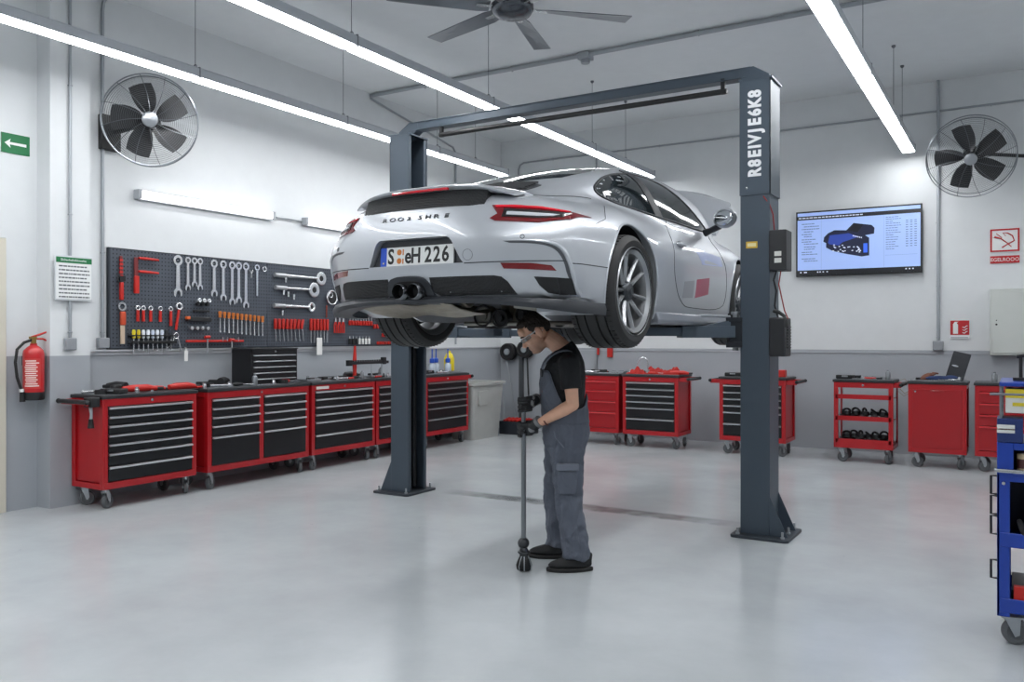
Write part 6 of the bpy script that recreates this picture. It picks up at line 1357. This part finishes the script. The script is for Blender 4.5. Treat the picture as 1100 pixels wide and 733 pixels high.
# head
h_ = lambda c, r, M=HM: ell(b, c, r, M)
h_((-.014, 0, .032), (.098, .076, .088)); h_((.030, 0, -.025), (.062, .061, .088)); h_((.048, 0, -.088), (.036, .040, .026)); h_((.012, 0, -.075), (.05, .056, .035))
h_((.078, 0, .022), (.016, .050, .013)); h_((.072, 0, .052), (.025, .055, .035)); h_((.060, .034, -.022), (.028, .024, .024)); h_((.060, -.034, -.022), (.028, .024, .024))
b.tube([HM @ Vector(p) for p in ((.088, 0, .014), (.101, 0, -.008), (.112, 0, -.026), (.098, 0, -.035))], [.009, .010, .0135, .010], 12)
h_((.085, .010, -.032), (.012, .010, .008)); h_((.085, -.010, -.032), (.012, .010, .008))
h_((.083, 0, -.056), (.012, .023, .0065)); h_((.081, 0, -.069), (.012, .020, .007)); h_((.078, 0, -.09), (.014, .018, .014))
for s in (-1, 1): h_((-.010, s*.081, -.004), (.021, .011, .033), HM); h_((-.004, s*.076, -.03), (.010, .007, .012)); h_((.074, s*.030, .002), (.012, .014, .008))
bd = b.build('body', skin, man, smooth=0, weld=False); remesh(bd, .0045, 5, .5)
# stubble follows the jaw
nt = skin.node_tree; n = nt.nodes; l = nt.links; tc = n.new('ShaderNodeTexCoord'); ds = n.new('ShaderNodeVectorMath'); ds.operation = 'DISTANCE'; jp = HM @ Vector((.05, 0, -.085)); ds.inputs[1].default_value = tuple(jp); l.new(tc.outputs['Object'], ds.inputs[0])
mr = n.new('ShaderNodeMapRange'); mr.inputs['From Min'].default_value = .045; mr.inputs['From Max'].default_value = .085; mr.inputs['To Min'].default_value = .5; mr.inputs['To Max'].default_value = 0; l.new(ds.outputs['Value'], mr.inputs[0])
mx = n.new('ShaderNodeMix'); mx.data_type = 'RGBA'; mx.inputs[7].default_value = lin('54413a'); p_ = n['Principled BSDF']; l.new(mr.outputs[0], mx.inputs[0]); l.new(p_.inputs['Base Color'].links[0].from_socket, mx.inputs[6]); l.new(mx.outputs[2], p_.inputs['Base Color'])
# hair
b = MB(); ell(b, (-.026, 0, .050), (.096, .080, .086), HM, 24); ell(b, (-.054, 0, .010), (.056, .066, .052), HM); ell(b, (.030, 0, .094), (.052, .056, .030), HM)
for s in (-1, 1): ell(b, (-.008, s*.060, .046), (.045, .020, .036), HM); ell(b, (.016, s*.068, .018), (.009, .006, .022), HM)
hr = b.build('hair', hair_m, man, smooth=0); remesh(hr, .004, 3)
tx_ = bpy.data.textures.new('hairn', 'CLOUDS'); tx_.noise_scale = .012; dm = hr.modifiers.new('d', 'DISPLACE'); dm.texture = tx_; dm.strength = .007; dm.mid_level = .5
# brows
for s in (-1, 1): MB().tube([HM @ Vector(p) for p in ((.091, s*.014, .027), (.092, s*.032, .031), (.080, s*.048, .024))], [.004, .005, .003], 6).build('eyebrow', hair_m, man)
for s in (-1, 1):
    ey = MB(); ell(ey, (.078, s*.030, .003), (.012, .013, .009), HM, 12); ey.build('eye', mat('eye_white', 'd8d2cc', .3), man)
# safety glasses
gl = MB(); pts = []
for i in range(13):
    a = R(-68+136*i/12); pts.append((.012+.094*math.cos(a)*1.0, .078*math.sin(a)))
vs = []; fs = []
for i, (x, y) in enumerate(pts):
    e = abs(i-6)/6; h1 = .022-.006*e; nb_ = .012 if i == 6 else (.004 if i in (5, 7) else 0)
    vs += [(x, y, .004+h1-.006), (x+.002, y, .004-.014+nb_+.004*e)]
k_ = len(vs); vs += [(x*.975, y*.975, z) for x, y, z in vs]
for i in range(12): a = i*2; fs += [(a, a+2, a+3, a+1), (a+k_, a+1+k_, a+3+k_, a+2+k_), (a, a+k_, a+2+k_, a+2), (a+1, a+3, a+3+k_, a+1+k_)]
fs += [(0, 1, 1+k_, k_), (24, 24+k_, 25+k_, 25)]
g_ = MB().add(vs, fs, M=HM).build('safety_glasses', mat('clear_safety_lens', 'e0e8ec', .03, trans=.85, ior=1.2), man, smooth=50)
MB().tube([HM @ Vector((x*1.005, y*1.005, .021-.004*abs(i-6)/6)) for i, (x, y) in enumerate(pts)], .0022, 6).build('glasses_rim', mat('glasses_frame', 'b9c2c8', .3), g_)
for s in (-1, 1): MB().tube([HM @ Vector(p) for p in ((.050, s*.074, .014), (.0, s*.081, .014), (-.018, s*.084, .008), (-.034, s*.080, -.010))], [.004, .0035, .003, .002], 6).build('glasses_arm', mat('glasses_arm', 'd4d8da', .35), g_)
# t-shirt
b = MB(); loft(b, [r for r in torso if r[0] > .9], .0)
b.tube([(-.05, 0, 1.38), (-.040, 0, 1.425), (-.028, 0, 1.445)], [.095, .078, .070], 20)
for S_, E_, sg in ((SHL, ELL, 1), (SHR, ELR, -1)):
    S_, E_ = Vector(S_), Vector(E_); b.sphere(S_+Vector((0, -sg*.01, -.005)), .074, 16); b.tube([S_-Vector((0, sg*.07, -.01)), S_+Vector((0, sg*.005, 0)), S_.lerp(E_, .35), S_.lerp(E_, .62)], [.068, .070, .066, .068], 18)
ts = b.build('t_shirt', black_cloth, man, smooth=0); remesh(ts, .007, 4)
# overalls: legs, seat, and the bib with its curved side cut
b = MB()
for y, pts in ((1, [(-.045, .085, .90, .105), (-.048, .092, .78, .112), (-.052, .10, .66, .102), (-.055, .11, .52, .092), (-.062, .115, .40, .092), (-.080, .125, .28, .090), (-.098, .130, .17, .089), (-.100, .132, .115, .092), (-.10, .132, .085, .090)]),
               (-1, [(-.02, -.085, .90, .105), (-.012, -.10, .78, .110), (.0, -.13, .64, .095), (.008, -.155, .50, .085), (.008, -.17, .38, .082), (-.002, -.18, .26, .080), (-.008, -.19, .17, .078), (-.008, -.195, .11, .084), (-.006, -.197, .078, .085)])):
    n_ = 24; vs = []
    for i, (x, yy, z, r_) in enumerate(pts):
        for j in range(n_):
            t = 2*PI*j/n_; w_ = 1+.05*math.sin(3*t+z*38)*(1 if z < .6 else .4)+.035*math.sin(5*t-z*61); vs.append((x+r_*1.0*math.cos(t)*w_, yy+r_*.88*math.sin(t)*w_, z+(.012*math.sin(2*t) if z < .2 else 0)))
    k = len(pts); b.add(vs, [(i*n_+j, i*n_+(j+1) % n_, (i+1)*n_+(j+1) % n_, (i+1)*n_+j) for i in range(k-1) for j in range(n_)]+[tuple(range(n_)), tuple((k-1)*n_+j for j in range(n_))])
loft(b, [(.74, -.04, .10, .12), (.80, -.042, .140, .178), (.88, -.045, .154, .188), (.95, -.044, .152, .182), (1.0, -.04, .148, .174)], .0)
ov = b.build('overalls', grey_cloth, man, smooth=0); remesh(ov, .008, 3)
tx2 = bpy.data.textures.new('clothn', 'CLOUDS'); tx2.noise_scale = .085; dm = ov.modifiers.new('d', 'DISPLACE'); dm.texture = tx2; dm.strength = .034; dm.mid_level = .5
vs = []; fs = []; NA = 48; NZ = 16
def tor(z):
    for p, q in zip(torso[:-1], torso[1:]):
        if p[0] <= z <= q[0]: f_ = (z-p[0])/(q[0]-p[0]); return [p[i]+(q[i]-p[i])*f_ for i in range(4)]
    return list(torso[-1])
for j in range(NA):
    t = 2*PI*j/NA; a = abs(math.atan2(math.sin(t), math.cos(t)))*180/PI
    if a < 42: zt = 1.285
    elif a < 100: u = (a-42)/58; zt = 1.285-.255*(u*u*(3-2*u))
    else: u = (a-100)/80; zt = 1.03+.10*u*u
    for i in range(NZ):
        z = .95+(zt-.95)*i/(NZ-1); _, cx, A_, B_ = tor(z); c_, s_ = math.cos(t), math.sin(t); e = 2/2.4; g = .013+.002*math.sin(z*70+t*4)
        vs.append((cx+(A_+g)*math.copysign(abs(c_)**e, c_), (B_+g)*math.copysign(abs(s_)**e, s_), z))
for j in range(NA):
    for i in range(NZ-1): a = j*NZ+i; c = ((j+1) % NA)*NZ+i; fs.append((a, c, c+1, a+1))
bb = MB().add(vs, fs).build('bib', grey_cloth, man, smooth=70); so = bb.modifiers.new('so', 'SOLIDIFY'); so.thickness = .006; so.offset = 1
hem = MB().tube([(vs[j*NZ+NZ-1]) for j in range(NA)], .0042, 6, closed=True).build('bib_hem', grey_light, bb)
for s in (-1, 1):                                             # shoulder straps
    P_s = [(.112, s*.085, 1.28), (.098, s*.088, 1.33), (.062, s*.092, 1.375), (.01, s*.096, 1.408), (-.05, s*.098, 1.418), (-.098, s*.094, 1.393), (-.134, s*.080, 1.34), (-.158, s*.060, 1.25), (-.158, s*.035, 1.16), (-.160, s*.02, 1.11)]
    vs = []; 
    for i, p in enumerate(P_s):
        p = Vector(p); q = Vector(P_s[min(i+1, len(P_s)-1)])-Vector(P_s[max(i-1, 0)]); nrm = Vector((p.x+.03, p.y*.4, .5*max(0, (p.z-1.2))*3)).normalized(); w_ = q.cross(nrm).normalized()*.019; nn_ = w_.cross(q).normalized(); nn_ = nn_ if nn_.dot(nrm) > 0 else -nn_
        vs += [p-w_+nn_*.012, p+w_+nn_*.012, p+w_-nn_*.004, p-w_-nn_*.004]
    fs = [(i*4+j, i*4+(j+1) % 4, (i+1)*4+(j+1) % 4, (i+1)*4+j) for i in range(len(P_s)-1) for j in range(4)]+[(0, 1, 2, 3), tuple(36+j for j in range(4))]
    st = MB().add(vs, fs).build('shoulder_strap', grey_light, man, smooth=50, sub=1)
    MB().box(.108, .122, s*.085-.024, s*.085+.024, 1.245, 1.295).build('strap_buckle', black_metal, st, bev=.004)
MB().box(.112, .128, -.06, .06, 1.12, 1.23).build('bib_pocket', grey_cloth, bb, bev=.01)
MB().box(.095, .116, .075, .10, 1.145, 1.165).build('orange_tab', mat('tab_orange', 'b0502c', .6), bb, bev=.002)
# cargo pocket on the left thigh, waist seam
MB().box(-.11, .02, .178, .212, .50, .66).build('cargo_pocket', grey_cloth, man, bev=.014)
MB().box(-.115, .028, .180, .224, .655, .70).build('pocket_flap', grey_light, man, bev=.008)
MB().tube([(.05, .150, .93), (.03, .175, .86), (-.02, .195, .80)], .004, 6).build('pocket_seam', grey_light, man)
MB().tube([(-.155, .09, .90), (-.12, .155, .905), (-.06, .185, .91), (.0, .175, .915)], .004, 6).build('waist_seam', grey_light, man)
# shoes
sole = mat('shoe_sole', '141414', .6); upper = add_wrinkle(mat('shoe_black', '1c1d1f', .7), 60, .006, .5)
for x, y, rz in ((-.062, .135, 3), (.055, -.20, -4)):
    M = T(x, y, 0) @ RZ(rz); ol = []
    for i in range(28):
        t = 2*PI*i/28; xx = math.cos(t); yy = math.sin(t); ol.append((.148*xx+.0, (.046+.009*xx-.006*math.cos(2*t))*yy))
    s_ = MB(); s_.prism([(px*1.03, py*1.08) for px, py in ol], 0.0, .026, M=M); so_ = s_.build('shoe_sole', sole, man, bev=.006)
    u_ = MB(); rg = []
    for z, k1, sh, kl in ((.022, 1.0, 0, 1), (.045, .99, 0, 1), (.065, .90, -.012, .93), (.080, .72, -.04, .80), (.098, .50, -.075, .62), (.125, .42, -.085, .56)):
        rg.append([(px*k1*.98+sh, py*kl, z) for px, py in ol])
    nn_ = 28; u_.add([p for r_ in rg for p in r_], [(i*nn_+j, i*nn_+(j+1) % nn_, (i+1)*nn_+(j+1) % nn_, (i+1)*nn_+j) for i in range(5) for j in range(nn_)]+[tuple(range(nn_)), tuple(5*nn_+j for j in range(nn_))], M=M)
    u_.build('shoe', upper, man, smooth=60, sub=1)
    for k in range(3): MB().tube([M @ Vector((.02-k*.022, -.03, .082+k*.007)), M @ Vector((.015-k*.022, 0, .092+k*.008)), M @ Vector((.02-k*.022, .03, .082+k*.007))], .004, 6).build('shoe_lace', sole, man)
# gloved hands closed round the bar
ROD = Vector((.236, .118))
def hand(zc, wrist, name, flip):
    wv = Vector(wrist); c = Vector((ROD.x, ROD.y, zc)); back = Vector((wv.x-c.x, wv.y-c.y, 0)).normalized(); side = Vector((-back.y, back.x, 0))*flip
    b = MB(); palm = c+back*.040+side*.012
    b.tube([wv+(wv-palm).normalized()*.03, wv, wv.lerp(palm, .5), palm], [.036, .036, .040, .041], 14)
    for k in range(4):
        z = .040-.0265*k; L = (1, 1.08, 1.02, .86)[k]; r_ = (.0115, .012, .0118, .0105)[k]
        kn = palm+side*.020+Vector((0, 0, z)); pts = [palm+Vector((0, 0, z*.8))+side*.005, kn]
        for a in (70, 20, -30, -80, -118): 
            if a < -80 and L < .95: continue
            aa = R(a); pts.append(c+(side*math.sin(aa)+(-back)*math.cos(aa))*.0305*1.0+Vector((0, 0, z-.004*len(pts)*.5)))
        b.tube(pts, [r_*1.15]+[r_*1.1]+[r_]*(len(pts)-3)+[r_*.85], 10); b.sphere(pts[-1], r_*.86, 8)
    b.sphere(palm, .038, 12, sz=1.3)
    tp = [palm+Vector((0, 0, .018))-side*.018, palm-side*.032-back*.012+Vector((0, 0, .026)), c-side*.026+Vector((0, 0, .024))-back*.004, c-side*.016-back*.026+Vector((0, 0, .020))]
    b.tube(tp, [.019, .0175, .0155, .0125], 10); b.sphere(tp[-1], .0125, 8)
    o = b.build(name, glove_m, man, smooth=0); remesh(o, .003, 3)
    q = MB(); d_ = (wv-palm).normalized(); q.tube([wv+d_*.035, wv+d_*.012], [.0395, .039], 18); q.build('glove_cuff', glove_g, o, smooth=40)
    MB().sphere((0, 0, 0), 1, 14, M=T(*(palm+Vector((0, .030, .002))+back*.012)) @ SC(.026, .014, .026)).build('glove_patch', glove_g, o)
    for k in range(3): z = .036-.0265*k; p0 = palm+side*.024+back*.012+Vector((0, 0, z)); MB().sphere(p0, .0145, 10).build('knuckle_pad', glove_g, o)
    return o
hand(.915, (.155, .150, .948), 'glove', 1)
hand(1.075, (.165, .03, 1.088), 'glove', -1)
MB().tube([Vector(WRL).lerp(Vector(ELL), .10)+Vector((0, 0, 0))-Vector((.012, 0, 0)), Vector(WRL).lerp(Vector(ELL), .14)-Vector((.012, 0, 0))], .0335, 16).build('bracelet', mat('bracelet_red', '5a2620', .6), man)
# the long bar with its jointed foot standing on the floor
mm = Matrix.Translation(MAN) @ Matrix.Rotation(MROT, 4, 'Z'); rp = mm @ Vector((ROD.x, ROD.y, 0))
t = thing('socket_bar', 'long steel bar with a jointed dark foot, held upright by the man', 'tool', (rp.x, rp.y, 0))
barm = mat('bar_steel', '84888c', .3, .9)
MB().tube([(0, 0, .16), (0, 0, 1.11)], [.0165, .0150], 16).build('bar', barm, t)
MB().sphere((0, 0, .175), .038, 18).build('ball_joint', mat('joint_dark', '45474a', .3, .8), t)
MB().tube([(0, 0, .145), (.004, 0, .12), (.006, 0, .09)], [.024, .032, .028], 14).torus((.004, 0, .118), .034, .008, 20, 8).build('swivel', mat('joint_dark', '45474a', .3, .8), t)
q = MB()
ft = [(.026, .095), (.040, .07), (.052, .035), (.048, .008), (.03, .0)]
q.lathe([(0, .095), (.018, .095)]+ft+[(0, 0)], 20, M=T(.006, 0, 0)); q.build('socket_foot', mat('foot_black', '1f2022', .35, .5), t, smooth=50)
for a in (-60, 0, 60, 130, 200, 260): MB().tube([T(.006, 0, 0) @ RZ(a) @ Vector((r_+.001, 0, z)) for r_, z in ft[:4]], .003, 6).build('foot_rib', steel, t)
